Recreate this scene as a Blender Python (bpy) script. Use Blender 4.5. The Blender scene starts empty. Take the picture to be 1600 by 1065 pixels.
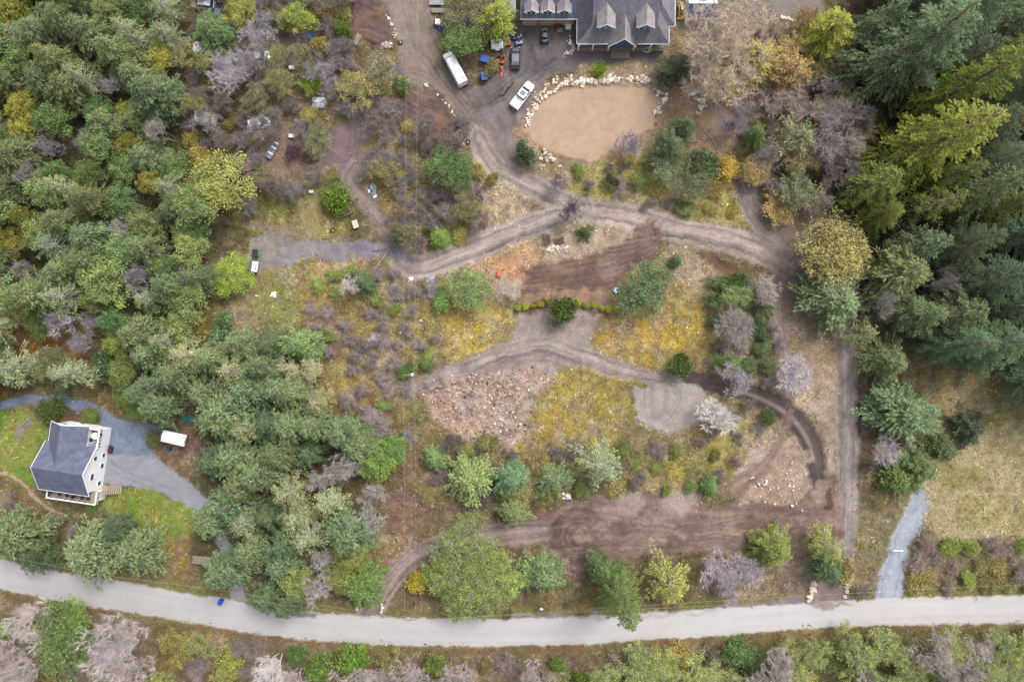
import bpy, math, random
import numpy as np
R = math.radians
# ---------------------------------------------------------------- camera, sky, sun, exposure
HC = 130.0                      # drone height above the ground, metres
S = 195.0 / 1600.0              # metres on the ground per unit of the site plan
sc = bpy.context.scene
cam_d = bpy.data.cameras.new('camera'); cam = bpy.data.objects.new('camera', cam_d)
sc.collection.objects.link(cam); cam.location = (0, 0, HC); cam.rotation_euler = (0, 0, 0)
cam_d.sensor_width = 36; cam_d.lens = 24.0; cam_d.clip_start = 1; cam_d.clip_end = 3000
sc.camera = cam
SUN_EL, SUN_AZ = 52, 40         # azimuth measured clockwise from +Y
wd = bpy.data.worlds.new('World'); sc.world = wd; wd.use_nodes = True
nt = wd.node_tree; nt.nodes.clear()
sky = nt.nodes.new('ShaderNodeTexSky'); sky.sky_type = 'NISHITA'; sky.sun_disc = False
sky.sun_elevation = R(SUN_EL); sky.sun_rotation = R(SUN_AZ); sky.dust_density = 4; sky.air_density = 1.0; sky.ozone_density = 1.0
hs = nt.nodes.new('ShaderNodeHueSaturation'); hs.inputs['Saturation'].default_value = 0.34
bg = nt.nodes.new('ShaderNodeBackground'); bg.inputs[1].default_value = 0.15
wo = nt.nodes.new('ShaderNodeOutputWorld')
nt.links.new(sky.outputs[0], hs.inputs['Color']); nt.links.new(hs.outputs[0], bg.inputs[0]); nt.links.new(bg.outputs[0], wo.inputs[0])
sl = bpy.data.lights.new('sun', 'SUN'); sl.energy = 1.25; sl.angle = R(20); sl.color = (1, .975, .96)
so = bpy.data.objects.new('sun', sl); sc.collection.objects.link(so); so.location = (40, 60, 200)
so.rotation_euler = (R(90 - SUN_EL), 0, math.pi - R(SUN_AZ))
vs = sc.view_settings; vs.view_transform = 'Standard'; vs.look = 'None'; vs.exposure = 0.84; vs.gamma = 1
vs.use_curve_mapping = False
sc.cycles.max_bounces = 5; sc.cycles.diffuse_bounces = 3; sc.cycles.glossy_bounces = 2; sc.cycles.transmission_bounces = 2
sc.cycles.use_denoising = True; sc.cycles.denoiser = 'OPENIMAGEDENOISE'; sc.cycles.denoising_input_passes = 'RGB_ALBEDO_NORMAL'; sc.cycles.denoising_prefilter = 'ACCURATE'

GAIN = 1.8
def lin1(c):
    c = c / 255.0
    return c / 12.92 if c <= .04045 else ((c + .055) / 1.055) ** 2.4
def C(r, g, b, k=1.0): return tuple(min(.85, lin1(v) / GAIN * k) for v in (r, g, b))
def W(px, py, h=0.0):
    k = (HC - h) / HC
    return ((px - 800) * S * k, (532.5 - py) * S * k)
rng = random.Random(7); nrng = np.random.default_rng(11)
col = sc.collection

# ---------------------------------------------------------------- helpers
class Acc:
    """collects triangles with a colour per vertex"""
    def __init__(s): s.v = []; s.f = []; s.c = []; s.n = 0
    def add(s, v, f, c=1.0):
        v = np.asarray(v, float).reshape(-1, 3); f = np.asarray(f, int).reshape(-1, 3)
        s.v.append(v); s.f.append(f + s.n)
        c = np.asarray(c, float)
        if c.ndim == 0: c = np.full((len(v), 3), float(c))
        elif c.ndim == 1 and c.shape == (3,): c = np.tile(c, (len(v), 1))
        elif c.ndim == 1: c = np.repeat(c[:, None], 3, 1)
        s.c.append(c); s.n += len(v)
    def mesh(s, name, mat, smooth=False):
        v = np.concatenate(s.v); f = np.concatenate(s.f); c = np.concatenate(s.c)
        return mk_mesh(name, v, f, mat, c, smooth)
def mk_mesh(name, v, f, mat, c=None, smooth=False):
    me = bpy.data.meshes.new(name); k = f.shape[1]
    me.vertices.add(len(v)); me.vertices.foreach_set('co', v.astype(np.float32).ravel())
    me.loops.add(f.size); me.loops.foreach_set('vertex_index', f.astype(np.int32).ravel())
    me.polygons.add(len(f)); me.polygons.foreach_set('loop_start', np.arange(0, f.size, k, dtype=np.int32))
    me.polygons.foreach_set('loop_total', np.full(len(f), k, np.int32))
    me.polygons.foreach_set('use_smooth', np.full(len(f), smooth))
    if c is not None:
        a = me.color_attributes.new('tone', 'FLOAT_COLOR', 'POINT')
        a.data.foreach_set('color', np.c_[c, np.ones(len(c))].astype(np.float32).ravel())
    me.update(calc_edges=True)
    if mat is not None: me.materials.append(mat)
    return me
def link(name, me, parent=None, loc=None, rotz=None):
    o = bpy.data.objects.new(name, me); col.objects.link(o)
    if parent is not None: o.parent = parent
    if loc is not None: o.location = loc
    if rotz is not None: o.rotation_euler = (0, 0, rotz)
    return o
def tag(o, label, cat, group=None, kind=None):
    if label: o['label'] = label
    if cat: o['category'] = cat
    if group: o['group'] = group
    if kind: o['kind'] = kind
    return o
def thing(name, label, cat, loc=(0, 0, 0), rotz=0.0, group=None):
    o = bpy.data.objects.new(name, None); col.objects.link(o); o.empty_display_size = .3
    o.location = loc; o.rotation_euler = (0, 0, rotz)
    return tag(o, label, cat, group)
BOXF = np.array([(0,2,1),(0,3,2),(4,5,6),(4,6,7),(0,1,5),(0,5,4),(1,2,6),(1,6,5),(2,3,7),(2,7,6),(3,0,4),(3,4,7)])
def boxv(c, s, rz=0.0, taper=1.0):
    x, y, z = s[0]/2, s[1]/2, s[2]/2
    v = np.array([(-x,-y,-z),(x,-y,-z),(x,y,-z),(-x,y,-z),(-x*taper,-y*taper,z),(x*taper,-y*taper,z),(x*taper,y*taper,z),(-x*taper,y*taper,z)])
    if rz:
        ca, sa = math.cos(rz), math.sin(rz); v = np.c_[v[:,0]*ca - v[:,1]*sa, v[:,0]*sa + v[:,1]*ca, v[:,2]]
    return v + np.array(c)
def box(acc, c, s, rz=0.0, taper=1.0, tone=1.0): acc.add(boxv(c, s, rz, taper), BOXF, tone)
def part_box(name, mat, parent, c, s, rz=0.0, taper=1.0):
    a = Acc(); box(a, c, s, rz, taper); return link(name, a.mesh(name, mat), parent)
def tube(acc, p0, p1, r0, r1, n=5, tone=1.0, caps=False):
    p0 = np.array(p0, float); p1 = np.array(p1, float); d = p1 - p0; L = np.linalg.norm(d)
    if L < 1e-6: return
    d /= L; u = np.cross(d, (0, 0, 1.0) if abs(d[2]) < .9 else (1.0, 0, 0)); u /= np.linalg.norm(u); w = np.cross(d, u)
    a = np.arange(n) * 2 * math.pi / n
    ring = np.outer(np.cos(a), u) + np.outer(np.sin(a), w)
    v = np.r_[p0 + ring * r0, p1 + ring * r1]; f = []
    for i in range(n):
        j = (i + 1) % n; f += [(i, j, n + j), (i, n + j, n + i)]
    if caps:
        for i in range(1, n - 1): f += [(0, i + 1, i), (n, n + i, n + i + 1)]
    acc.add(v, f, tone)
def part_tube(name, mat, parent, p0, p1, r0, r1=None, n=8):
    a = Acc(); tube(a, p0, p1, r0, r0 if r1 is None else r1, n, 1.0, True); return link(name, a.mesh(name, mat), parent)
def prism(acc, poly, z0, z1, tone=1.0):
    n = len(poly); v = [(x, y, z0) for x, y in poly] + [(x, y, z1) for x, y in poly]; f = []
    for i in range(n):
        j = (i + 1) % n; f += [(i, j, n + j), (i, n + j, n + i)]
    for i in range(1, n - 1): f += [(0, i + 1, i), (n, n + i, n + i + 1)]
    acc.add(v, f, tone)
def loft(acc, rings, tone=1.0, caps=True):
    """rings: list of equal-length closed loops of (x,y,z)"""
    n = len(rings[0]); v = np.concatenate([np.array(r, float) for r in rings]); f = []
    for k in range(len(rings) - 1):
        for i in range(n):
            j = (i + 1) % n; a, b = k*n, (k+1)*n
            f += [(a+i, b+i, b+j), (a+i, b+j, a+j)]
    if caps:
        e = (len(rings) - 1) * n
        for i in range(1, n - 1): f += [(0, i, i + 1), (e, e + i + 1, e + i)]
    acc.add(v, f, tone)
# ---- numpy noise
_T = nrng.random((256, 256))
def vnoise(x, y, seed=0):
    x = x + seed * 17.13; y = y + seed * 9.71
    ix = np.floor(x).astype(np.int64); iy = np.floor(y).astype(np.int64); fx = x - ix; fy = y - iy
    fx = fx * fx * (3 - 2 * fx); fy = fy * fy * (3 - 2 * fy)
    a = _T[ix & 255, iy & 255]; b = _T[(ix + 1) & 255, iy & 255]; c = _T[ix & 255, (iy + 1) & 255]; d = _T[(ix + 1) & 255, (iy + 1) & 255]
    return a + (b - a) * fx + (c - a) * fy + (a - b - c + d) * fx * fy
def fbm(x, y, wl, octv=4, seed=0, gain=.55):
    o = 0; amp = 1; tot = 0
    for k in range(octv):
        o = o + amp * vnoise(x / wl, y / wl, seed + k * 3); tot += amp; amp *= gain; wl /= 2.03
    return o / tot
def sstep(a, b, x):
    t = np.clip((x - a) / (b - a), 0, 1); return t * t * (3 - 2 * t)

# ---------------------------------------------------------------- materials
def new_mat(name):
    m = bpy.data.materials.new(name); m.use_nodes = True
    return m, m.node_tree.nodes, m.node_tree.links, m.node_tree.nodes['Principled BSDF']
def simple(name, colr, rough=.6, metal=0.0, var=.12, scale=3.0, bump=0.0, coat=0.0, tone=False):
    m, N, L, b = new_mat(name)
    tc = N.new('ShaderNodeTexCoord'); nz = N.new('ShaderNodeTexNoise'); nz.inputs['Scale'].default_value = scale; nz.inputs['Detail'].default_value = 4
    L.new(tc.outputs['Object'], nz.inputs['Vector'])
    mp = N.new('ShaderNodeMapRange'); mp.inputs['From Min'].default_value = .25; mp.inputs['From Max'].default_value = .75
    mp.inputs['To Min'].default_value = 1 - var; mp.inputs['To Max'].default_value = 1 + var
    L.new(nz.outputs[0], mp.inputs['Value'])
    mx = N.new('ShaderNodeMix'); mx.data_type = 'RGBA'; mx.blend_type = 'MULTIPLY'; mx.inputs[0].default_value = 1
    mx.inputs[6].default_value = (*colr, 1); L.new(mp.outputs[0], mx.inputs[7]); out = mx.outputs[2]
    if tone:
        at = N.new('ShaderNodeAttribute'); at.attribute_name = 'tone'
        m2 = N.new('ShaderNodeMix'); m2.data_type = 'RGBA'; m2.blend_type = 'MULTIPLY'; m2.inputs[0].default_value = 1
        L.new(out, m2.inputs[6]); L.new(at.outputs['Color'], m2.inputs[7]); out = m2.outputs[2]
    L.new(out, b.inputs['Base Color'])
    b.inputs['Roughness'].default_value = rough; b.inputs['Metallic'].default_value = metal
    if coat: b.inputs['Coat Weight'].default_value = coat; b.inputs['Coat Roughness'].default_value = .08
    if bump:
        bp = N.new('ShaderNodeBump'); bp.inputs['Strength'].default_value = bump; bp.inputs['Distance'].default_value = .05
        L.new(nz.outputs[0], bp.inputs['Height']); L.new(bp.outputs[0], b.inputs['Normal'])
    return m
def foliage_mat(name, trans=.25, rough=.6):
    """object colour x tone of each leaf x slow noise through the crown"""
    m, N, L, b = new_mat(name)
    oi = N.new('ShaderNodeObjectInfo'); at = N.new('ShaderNodeAttribute'); at.attribute_name = 'tone'
    mx = N.new('ShaderNodeMix'); mx.data_type = 'RGBA'; mx.blend_type = 'MULTIPLY'; mx.inputs[0].default_value = 1
    L.new(oi.outputs['Color'], mx.inputs[6]); L.new(at.outputs['Color'], mx.inputs[7])
    tc = N.new('ShaderNodeNewGeometry'); nz = N.new('ShaderNodeTexNoise'); nz.inputs['Scale'].default_value = .55; nz.inputs['Detail'].default_value = 3
    L.new(tc.outputs['Position'], nz.inputs['Vector'])
    h = N.new('ShaderNodeHueSaturation'); mp = N.new('ShaderNodeMapRange')
    mp.inputs['From Min'].default_value = .3; mp.inputs['From Max'].default_value = .7; mp.inputs['To Min'].default_value = .72; mp.inputs['To Max'].default_value = 1.3
    L.new(nz.outputs[0], mp.inputs['Value']); L.new(mp.outputs[0], h.inputs['Value'])
    mh = N.new('ShaderNodeMapRange'); mh.inputs['To Min'].default_value = .488; mh.inputs['To Max'].default_value = .508
    sp = N.new('ShaderNodeSeparateColor'); L.new(nz.outputs[1], sp.inputs[0])
    L.new(sp.outputs[1], mh.inputs['Value']); L.new(mh.outputs[0], h.inputs['Hue'])
    L.new(mx.outputs[2], h.inputs['Color']); L.new(h.outputs[0], b.inputs['Base Color'])
    b.inputs['Roughness'].default_value = rough; b.inputs['Specular IOR Level'].default_value = .25
    if trans:
        t = N.new('ShaderNodeBsdfTranslucent'); L.new(h.outputs[0], t.inputs[0])
        ms = N.new('ShaderNodeMixShader'); ms.inputs[0].default_value = trans
        L.new(b.outputs[0], ms.inputs[1]); L.new(t.outputs[0], ms.inputs[2])
        L.new(ms.outputs[0], [n for n in N if n.bl_idname == 'ShaderNodeOutputMaterial'][0].inputs[0])
    return m
M_LEAF = foliage_mat('leaf', .14)
M_BARK = foliage_mat('bark', 0, .9)
def tone_mat(name, rough=.9, fine=9.0, amp=.3, bump=.5):
    """colour of each piece from its own tone, fine grain on top"""
    m, N, L, b = new_mat(name)
    at = N.new('ShaderNodeAttribute'); at.attribute_name = 'tone'
    tc = N.new('ShaderNodeNewGeometry'); nz = N.new('ShaderNodeTexNoise'); nz.inputs['Scale'].default_value = fine; nz.inputs['Detail'].default_value = 3
    L.new(tc.outputs['Position'], nz.inputs['Vector'])
    mp = N.new('ShaderNodeMapRange'); mp.inputs['From Min'].default_value = .3; mp.inputs['From Max'].default_value = .7
    mp.inputs['To Min'].default_value = 1 - amp; mp.inputs['To Max'].default_value = 1 + amp
    L.new(nz.outputs[0], mp.inputs['Value'])
    mx = N.new('ShaderNodeMix'); mx.data_type = 'RGBA'; mx.blend_type = 'MULTIPLY'; mx.inputs[0].default_value = 1
    L.new(at.outputs['Color'], mx.inputs[6]); L.new(mp.outputs[0], mx.inputs[7]); L.new(mx.outputs[2], b.inputs['Base Color'])
    b.inputs['Roughness'].default_value = rough; b.inputs['Specular IOR Level'].default_value = .2
    bp = N.new('ShaderNodeBump'); bp.inputs['Strength'].default_value = bump; bp.inputs['Distance'].default_value = .06
    L.new(nz.outputs[0], bp.inputs['Height']); L.new(bp.outputs[0], b.inputs['Normal'])
    return m
M_STONE = tone_mat('stone', .85, 6, .25, .4)
M_TUFT = tone_mat('ground_plants', .9, 5, .2, 0)
def ground_mat():
    m, N, L, b = new_mat('soil_and_turf')
    at = N.new('ShaderNodeAttribute'); at.attribute_name = 'tone'
    a2 = N.new('ShaderNodeAttribute'); a2.attribute_name = 'grain'
    sp = N.new('ShaderNodeSeparateColor'); L.new(a2.outputs['Color'], sp.inputs[0])
    g = N.new('ShaderNodeNewGeometry')
    def noise(scale, det, rough=.6):
        n = N.new('ShaderNodeTexNoise'); n.inputs['Scale'].default_value = scale; n.inputs['Detail'].default_value = det; n.inputs['Roughness'].default_value = rough
        L.new(g.outputs['Position'], n.inputs['Vector']); return n
    def mr(src, a, c, lo, hi):
        n = N.new('ShaderNodeMapRange'); n.inputs['From Min'].default_value = a; n.inputs['From Max'].default_value = c
        n.inputs['To Min'].default_value = lo; n.inputs['To Max'].default_value = hi; L.new(src, n.inputs['Value']); return n
    def math_(op, x, y):
        n = N.new('ShaderNodeMath'); n.operation = op
        for i, q in enumerate((x, y)):
            if isinstance(q, float): n.inputs[i].default_value = q
            else: L.new(q, n.inputs[i])
        return n.outputs[0]
    n1 = noise(3.2, 6, .7); n2 = noise(.7, 4)
    f1 = mr(n1.outputs[0], .28, .72, -1, 1); f2 = mr(n2.outputs[0], .3, .7, -1, 1)
    amp1 = math_('MULTIPLY', f1.outputs[0], math_('MULTIPLY', sp.outputs[0], .42))    # grain.r: roughness of the tone
    amp2 = math_('MULTIPLY', f2.outputs[0], math_('MULTIPLY', sp.outputs[0], .22))
    vr = N.new('ShaderNodeTexVoronoi'); vr.inputs['Scale'].default_value = 3.6; L.new(g.outputs['Position'], vr.inputs['Vector'])
    sv = N.new('ShaderNodeSeparateColor'); L.new(vr.outputs['Color'], sv.inputs[0])
    peb = math_('MULTIPLY', mr(vr.outputs['Distance'], .16, .34, 1, 0).outputs[0], mr(sv.outputs[0], .62, 1.0, 0, 1).outputs[0])
    peb = math_('MULTIPLY', peb, sp.outputs[1])                                     # grain.g: pebbles
    tot = math_('ADD', math_('ADD', amp1, amp2), 1.0)
    tot = math_('ADD', tot, math_('MULTIPLY', peb, .9))
    mx = N.new('ShaderNodeMix'); mx.data_type = 'RGBA'; mx.blend_type = 'MULTIPLY'; mx.inputs[0].default_value = 1
    L.new(at.outputs['Color'], mx.inputs[6]); L.new(tot, mx.inputs[7])
    h = N.new('ShaderNodeHueSaturation'); L.new(mx.outputs[2], h.inputs['Color'])
    hm = mr(noise(1.7, 3).outputs[0], .3, .7, .5, .5); sc_ = N.new('ShaderNodeMath'); sc_.operation = 'MULTIPLY_ADD'
    L.new(f2.outputs[0], sc_.inputs[0]); L.new(math_('MULTIPLY', sp.outputs[2], .02), sc_.inputs[1]); sc_.inputs[2].default_value = .5
    L.new(sc_.outputs[0], h.inputs['Hue']); L.new(h.outputs[0], b.inputs['Base Color'])
    b.inputs['Roughness'].default_value = .95; b.inputs['Specular IOR Level'].default_value = .15
    bp = N.new('ShaderNodeBump'); bp.inputs['Distance'].default_value = .12; L.new(math_('MULTIPLY', sp.outputs[0], .55), bp.inputs['Strength'])
    L.new(math_('ADD', n1.outputs[0], math_('MULTIPLY', peb, .6)), bp.inputs['Height']); L.new(bp.outputs[0], b.inputs['Normal'])
    return m
M_GROUND = ground_mat()
# ---------------------------------------------------------------- the ground: one fine sheet, painted by soil and plant cover, cut into named surfaces
GX, GY, DG = 116.0, 80.0, 0.25
nx, ny = int(2 * GX / DG) + 1, int(2 * GY / DG) + 1
xs = np.linspace(-GX, GX, nx); ys = np.linspace(-GY, GY, ny)
X, Y = np.meshgrid(xs, ys)
PX = X / S + 800; PY = 532.5 - Y / S
def n2(wl, o, s): return fbm(X, Y, wl, o, s) - .5
NA, NB, NC, ND = n2(5.0, 4, 1), n2(5.0, 4, 21), n2(1.4, 3, 41), n2(1.4, 3, 61)
WARP = {'n': (PX + NA * 44 + NC * 14, PY + NB * 44 + ND * 14),
        't': (PX + NA * 22 + NC * 16, PY + NB * 22 + ND * 16),
        'k': (PX + NA * 9 + NC * 5, PY + NB * 9 + ND * 5), '0': (PX, PY),
        'r': (PX + NC * 6, PY + ND * 6)}
fine = fbm(X, Y, .9, 3, 81); mid = fbm(X, Y, 3.0, 4, 91); big = fbm(X, Y, 14.0, 4, 95)
def bbox(pts, m):
    p = np.array(pts); i0 = np.searchsorted(xs, (p[:,0].min() - m - 800) * S); i1 = np.searchsorted(xs, (p[:,0].max() + m - 800) * S)
    j0 = np.searchsorted(ys, (532.5 - p[:,1].max() - m) * S); j1 = np.searchsorted(ys, (532.5 - p[:,1].min() + m) * S)
    return slice(max(j0, 0), max(j1, 1)), slice(max(i0, 0), max(i1, 1))
def poly_sd(poly, warp):
    m = 45; sl = bbox(poly, m); wx, wy = WARP[warp][0][sl], WARP[warp][1][sl]
    d = np.full(wx.shape, 1e9); ins = np.zeros(wx.shape, bool); n = len(poly)
    for i in range(n):
        (x0, y0), (x1, y1) = poly[i][:2], poly[(i + 1) % n][:2]; ex, ey = x1 - x0, y1 - y0
        t = np.clip(((wx - x0) * ex + (wy - y0) * ey) / (ex * ex + ey * ey + 1e-9), 0, 1)
        d = np.minimum(d, (wx - x0 - t * ex) ** 2 + (wy - y0 - t * ey) ** 2)
        if y0 != y1:
            ins ^= ((y0 > wy) != (y1 > wy)) & (wx < (x1 - x0) * (wy - y0) / (y1 - y0) + x0)
    d = np.sqrt(d); return sl, np.where(ins, -d, d)
def smooth_line(pts, k=8):
    """Catmull-Rom through (x, y, halfwidth)"""
    p = np.array(pts, float); p = np.r_[[2 * p[0] - p[1]], p, [2 * p[-1] - p[-2]]]; out = []
    for i in range(1, len(p) - 2):
        a, b, c, d = p[i-1:i+3]
        for t in np.linspace(0, 1, k, endpoint=False):
            out.append(.5 * (2*b + (c - a)*t + (2*a - 5*b + 4*c - d)*t*t + (3*b - a - 3*c + d)*t**3))
    out.append(p[-2]); return np.array(out)
def line_sd(pts, warp, k=6):
    q = smooth_line(pts, k); m = 45 + q[:,2].max(); sl = bbox(q[:,:2], m); wx, wy = WARP[warp][0][sl], WARP[warp][1][sl]
    best = np.full(wx.shape, 1e9); off = np.zeros(wx.shape); tt = np.zeros(wx.shape); hw = np.ones(wx.shape); acc = 0
    for (x0, y0, w0), (x1, y1, w1) in zip(q[:-1], q[1:]):
        ex, ey = x1 - x0, y1 - y0; L = math.hypot(ex, ey) + 1e-9
        t = np.clip(((wx - x0) * ex + (wy - y0) * ey) / (L * L), 0, 1)
        dd = np.hypot(wx - x0 - t * ex, wy - y0 - t * ey); k_ = dd < best
        best = np.where(k_, dd, best); off = np.where(k_, np.sign((wx - x0) * ey - (wy - y0) * ex) * dd, off)
        tt = np.where(k_, acc + t * L, tt); hw = np.where(k_, w0 + (w1 - w0) * t, hw); acc += L
    return sl, best - hw, off, tt, hw
ALB = np.zeros((ny, nx, 3)); GR = np.zeros((ny, nx, 3)); GR[..., 0] = 1; GR[..., 1] = .25; GR[..., 2] = 1
ZID = np.zeros((ny, nx), np.int8); BARE = np.zeros((ny, nx)); ZH = np.zeros((ny, nx)); FLAT = np.zeros((ny, nx))
# plant and soil cover, blended from patches
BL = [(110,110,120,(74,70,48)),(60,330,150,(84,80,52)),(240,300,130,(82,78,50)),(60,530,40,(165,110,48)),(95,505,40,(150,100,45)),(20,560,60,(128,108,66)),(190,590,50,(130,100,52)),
 (270,440,80,(92,92,55)),(310,500,30,(150,128,52)),(350,430,32,(122,142,58)),(380,500,40,(150,130,100)),(330,160,60,(112,96,62)),(440,40,80,(132,112,76)),(350,20,50,(120,92,62)),
 (420,150,70,(128,108,92)),(470,110,60,(120,106,84)),(500,170,60,(122,108,74)),(540,150,50,(128,112,72)),(600,150,50,(122,108,84)),(470,240,50,(140,118,100)),(430,280,50,(132,108,92)),
 (430,325,45,(126,124,60)),(500,345,30,(158,144,66)),(520,310,30,(96,112,48)),(620,260,50,(146,130,72)),(640,290,50,(142,122,66)),(700,340,40,(122,138,58)),(640,340,40,(150,126,98)),
 (760,310,45,(172,152,130)),(790,340,30,(176,156,134)),(700,260,40,(132,116,92)),(740,40,60,(110,96,76)),(740,90,50,(108,92,68)),
 (450,430,50,(146,138,84)),(430,470,45,(132,136,72)),(490,460,40,(166,136,56)),(520,430,40,(172,146,108)),(560,480,50,(136,112,92)),(520,500,30,(150,124,108)),(600,470,40,(138,128,92)),
 (650,440,40,(142,126,96)),(700,440,40,(140,134,80)),(640,510,40,(160,146,76)),(740,510,50,(176,150,62)),(760,445,30,(168,144,118)),(790,400,35,(190,152,118)),(590,560,40,(140,126,90)),
 (550,610,40,(156,130,64)),(620,580,40,(158,140,120)),(660,640,40,(152,130,82)),(600,640,40,(140,112,66)),(560,700,60,(98,88,56)),(450,640,60,(108,88,54)),(470,760,60,(104,82,48)),(400,700,80,(90,84,56)),
 (350,830,60,(92,88,58)),(430,880,60,(102,90,66)),(580,840,40,(150,130,84)),(640,800,50,(126,100,84)),(680,760,50,(140,116,98)),(720,780,40,(112,92,78)),(650,690,40,(128,108,72)),(760,700,40,(128,112,88)),
 (830,690,40,(150,130,66)),(900,640,60,(162,142,66)),(870,670,40,(172,142,58)),(930,660,40,(160,142,66)),(1020,520,60,(180,148,58)),(1060,500,50,(172,146,62)),(980,550,40,(180,146,54)),(1120,480,40,(150,136,96)),
 (1150,500,40,(120,116,88)),(1000,450,50,(150,138,96)),(1080,430,40,(172,152,124)),(1170,560,40,(136,122,94)),(1140,650,40,(160,146,96)),(1130,700,40,(162,146,66)),(1070,700,40,(138,122,82)),(1000,700,40,(128,112,82)),
 (1040,740,40,(156,142,68)),(960,740,40,(116,106,66)),(900,740,40,(108,98,64)),(1180,690,40,(156,136,118)),(1220,740,40,(180,162,146)),(1190,770,35,(184,168,152)),(1270,600,40,(172,152,132)),(1300,560,40,(170,148,124)),
 (1260,520,40,(150,132,116)),(1280,490,40,(140,122,108)),(1260,360,50,(142,124,108)),(1290,330,40,(132,112,96)),(1240,250,50,(128,110,88)),(1180,200,60,(138,118,98)),(1110,200,50,(166,138,114)),(1090,240,40,(150,116,94)),
 (1150,120,60,(158,134,108)),(1230,60,60,(146,120,96)),(1200,20,50,(152,142,132)),(1330,60,40,(98,76,66)),(1120,90,50,(160,136,106)),(1050,110,50,(170,146,120)),(960,110,50,(180,158,130)),(830,190,40,(168,138,116)),
 (980,300,60,(156,146,72)),(920,300,40,(154,146,68)),(1100,320,50,(148,144,74)),(1040,290,50,(148,132,92)),(1060,320,35,(150,130,94)),(870,290,40,(150,132,100)),(900,390,40,(170,150,130)),(960,365,50,(176,156,134)),
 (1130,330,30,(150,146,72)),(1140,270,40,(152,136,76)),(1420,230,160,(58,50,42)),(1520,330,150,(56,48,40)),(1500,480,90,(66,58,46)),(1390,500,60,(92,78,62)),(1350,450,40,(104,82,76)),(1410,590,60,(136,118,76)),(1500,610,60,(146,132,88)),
 (1540,640,60,(150,138,88)),(1380,680,50,(112,92,72)),(1370,620,40,(118,100,76)),(1360,760,40,(112,96,70)),(1420,760,40,(150,130,88)),(1540,760,90,(182,168,128)),(1500,810,50,(184,168,130)),(1590,830,40,(150,130,88)),
 (1360,840,40,(128,118,82)),(1470,860,50,(132,114,92)),(1560,860,50,(126,110,80)),(1500,905,40,(124,116,62)),(1580,905,40,(120,112,60)),(1350,900,30,(132,118,88)),(1220,900,40,(134,116,108)),(1160,890,50,(142,122,116)),(1180,925,30,(160,134,112)),
 (1080,920,40,(120,104,76)),(860,930,60,(128,112,84)),(700,930,50,(132,116,92)),(520,930,50,(130,110,86)),(640,880,30,(136,108,92)),(880,880,30,(150,122,104)),
 (60,980,90,(132,118,88)),(200,990,90,(134,116,98)),(330,1010,70,(134,114,96)),(450,1030,70,(132,114,94)),(600,1040,70,(128,114,80)),(760,1040,70,(130,112,96)),(900,1040,60,(124,106,84)),(1050,1040,80,(114,112,66)),(1200,1040,80,(112,108,66)),(1350,1030,80,(120,122,66)),(1500,1020,80,(120,114,66)),(1600,1040,60,(116,104,80)),
 (80,850,60,(104,98,58)),(20,800,40,(132,110,82)),(270,850,40,(156,128,58)),(290,700,30,(130,98,88)),(30,690,40,(128,148,52)),(40,650,30,(132,128,72))]
num = np.zeros((ny, nx, 3)); den = np.full((ny, nx), 1e-6); wx, wy = WARP['n']
for bx_, by_, br, bc in BL:
    if bc[0] - bc[2] > 90 and bc[1] > 120: bc = (bc[0] - 2, bc[1], bc[2])
    sl = bbox([(bx_, by_)], br * 2.3 + 40)
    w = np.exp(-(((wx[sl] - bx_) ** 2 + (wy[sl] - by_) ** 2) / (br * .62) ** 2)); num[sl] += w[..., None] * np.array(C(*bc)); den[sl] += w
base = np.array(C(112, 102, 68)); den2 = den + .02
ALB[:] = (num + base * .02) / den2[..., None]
# dapple the cover: patches of moss, straw and bare earth
pk = fbm(X, Y, 2.2, 4, 131); pk2 = fbm(X, Y, 1.1, 3, 141)
a = sstep(.55, .68, pk)[..., None] * .5; ALB = ALB * (1 - a) + a * (.45 * np.array(C(138, 132, 60)) + .55 * ALB)
a = sstep(.58, .72, fbm(X, Y, 1.6, 4, 151))[..., None] * .55; ALB = ALB * (1 - a) + a * np.array(C(122, 98, 80)) * (.4 + 1.2 * ALB.mean(-1, keepdims=True) / .13)
a = sstep(.6, .75, pk2)[..., None] * .35; ALB = ALB * (1 - a) + a * np.array(C(190, 172, 142)) * (.3 + .9 * ALB.mean(-1, keepdims=True) / .14)
ALB *= (.80 + .60 * mid)[..., None]; ALB = (ALB * .94 + .06 * ALB.mean(-1, keepdims=True)) * 1.14
ZNAMES = ['ground']; ZLAB = [('wooded clearing floor of moss, straw grass and bare earth', 'ground')]
def zreg(name, label, cat):
    ZNAMES.append(name); ZLAB.append((label, cat)); return len(ZNAMES) - 1
def paint(sl, sd, colr, soft=2.5, a=1.0, var=.25, bare=1.0, zid=None, grain=(.6, .5, .2), c2=None, mul=None, flat=0.0, alpha=None):
    m = sstep(soft, -soft, sd) * a
    if alpha is not None: m = m * alpha
    cc = np.array(C(*colr))[None, None] * np.ones(sd.shape + (1,))
    if c2 is not None: cc = cc + (np.array(C(*c2)) - cc) * sstep(.35, .65, fbm(X[sl], Y[sl], 4.0, 4, 171))[..., None]
    v = (1 + var * 2 * (mid[sl] - .5) + var * (fine[sl] - .5))
    if mul is not None: v = v * mul
    cc = cc * v[..., None]
    ALB[sl] = ALB[sl] * (1 - m[..., None]) + cc * m[..., None]
    BARE[sl] = BARE[sl] * (1 - m) + bare * m; FLAT[sl] = np.maximum(FLAT[sl], m * flat)
    for q in range(3): GR[sl][..., q] = GR[sl][..., q] * (1 - m) + grain[q] * m
    if zid is not None: ZID[sl] = np.where((sd < 0) & (alpha is None or True), zid, ZID[sl])
    return m
def patch(poly, colr, warp='n', **k): sl, sd = poly_sd(poly, warp); return paint(sl, sd, colr, **k)
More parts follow.
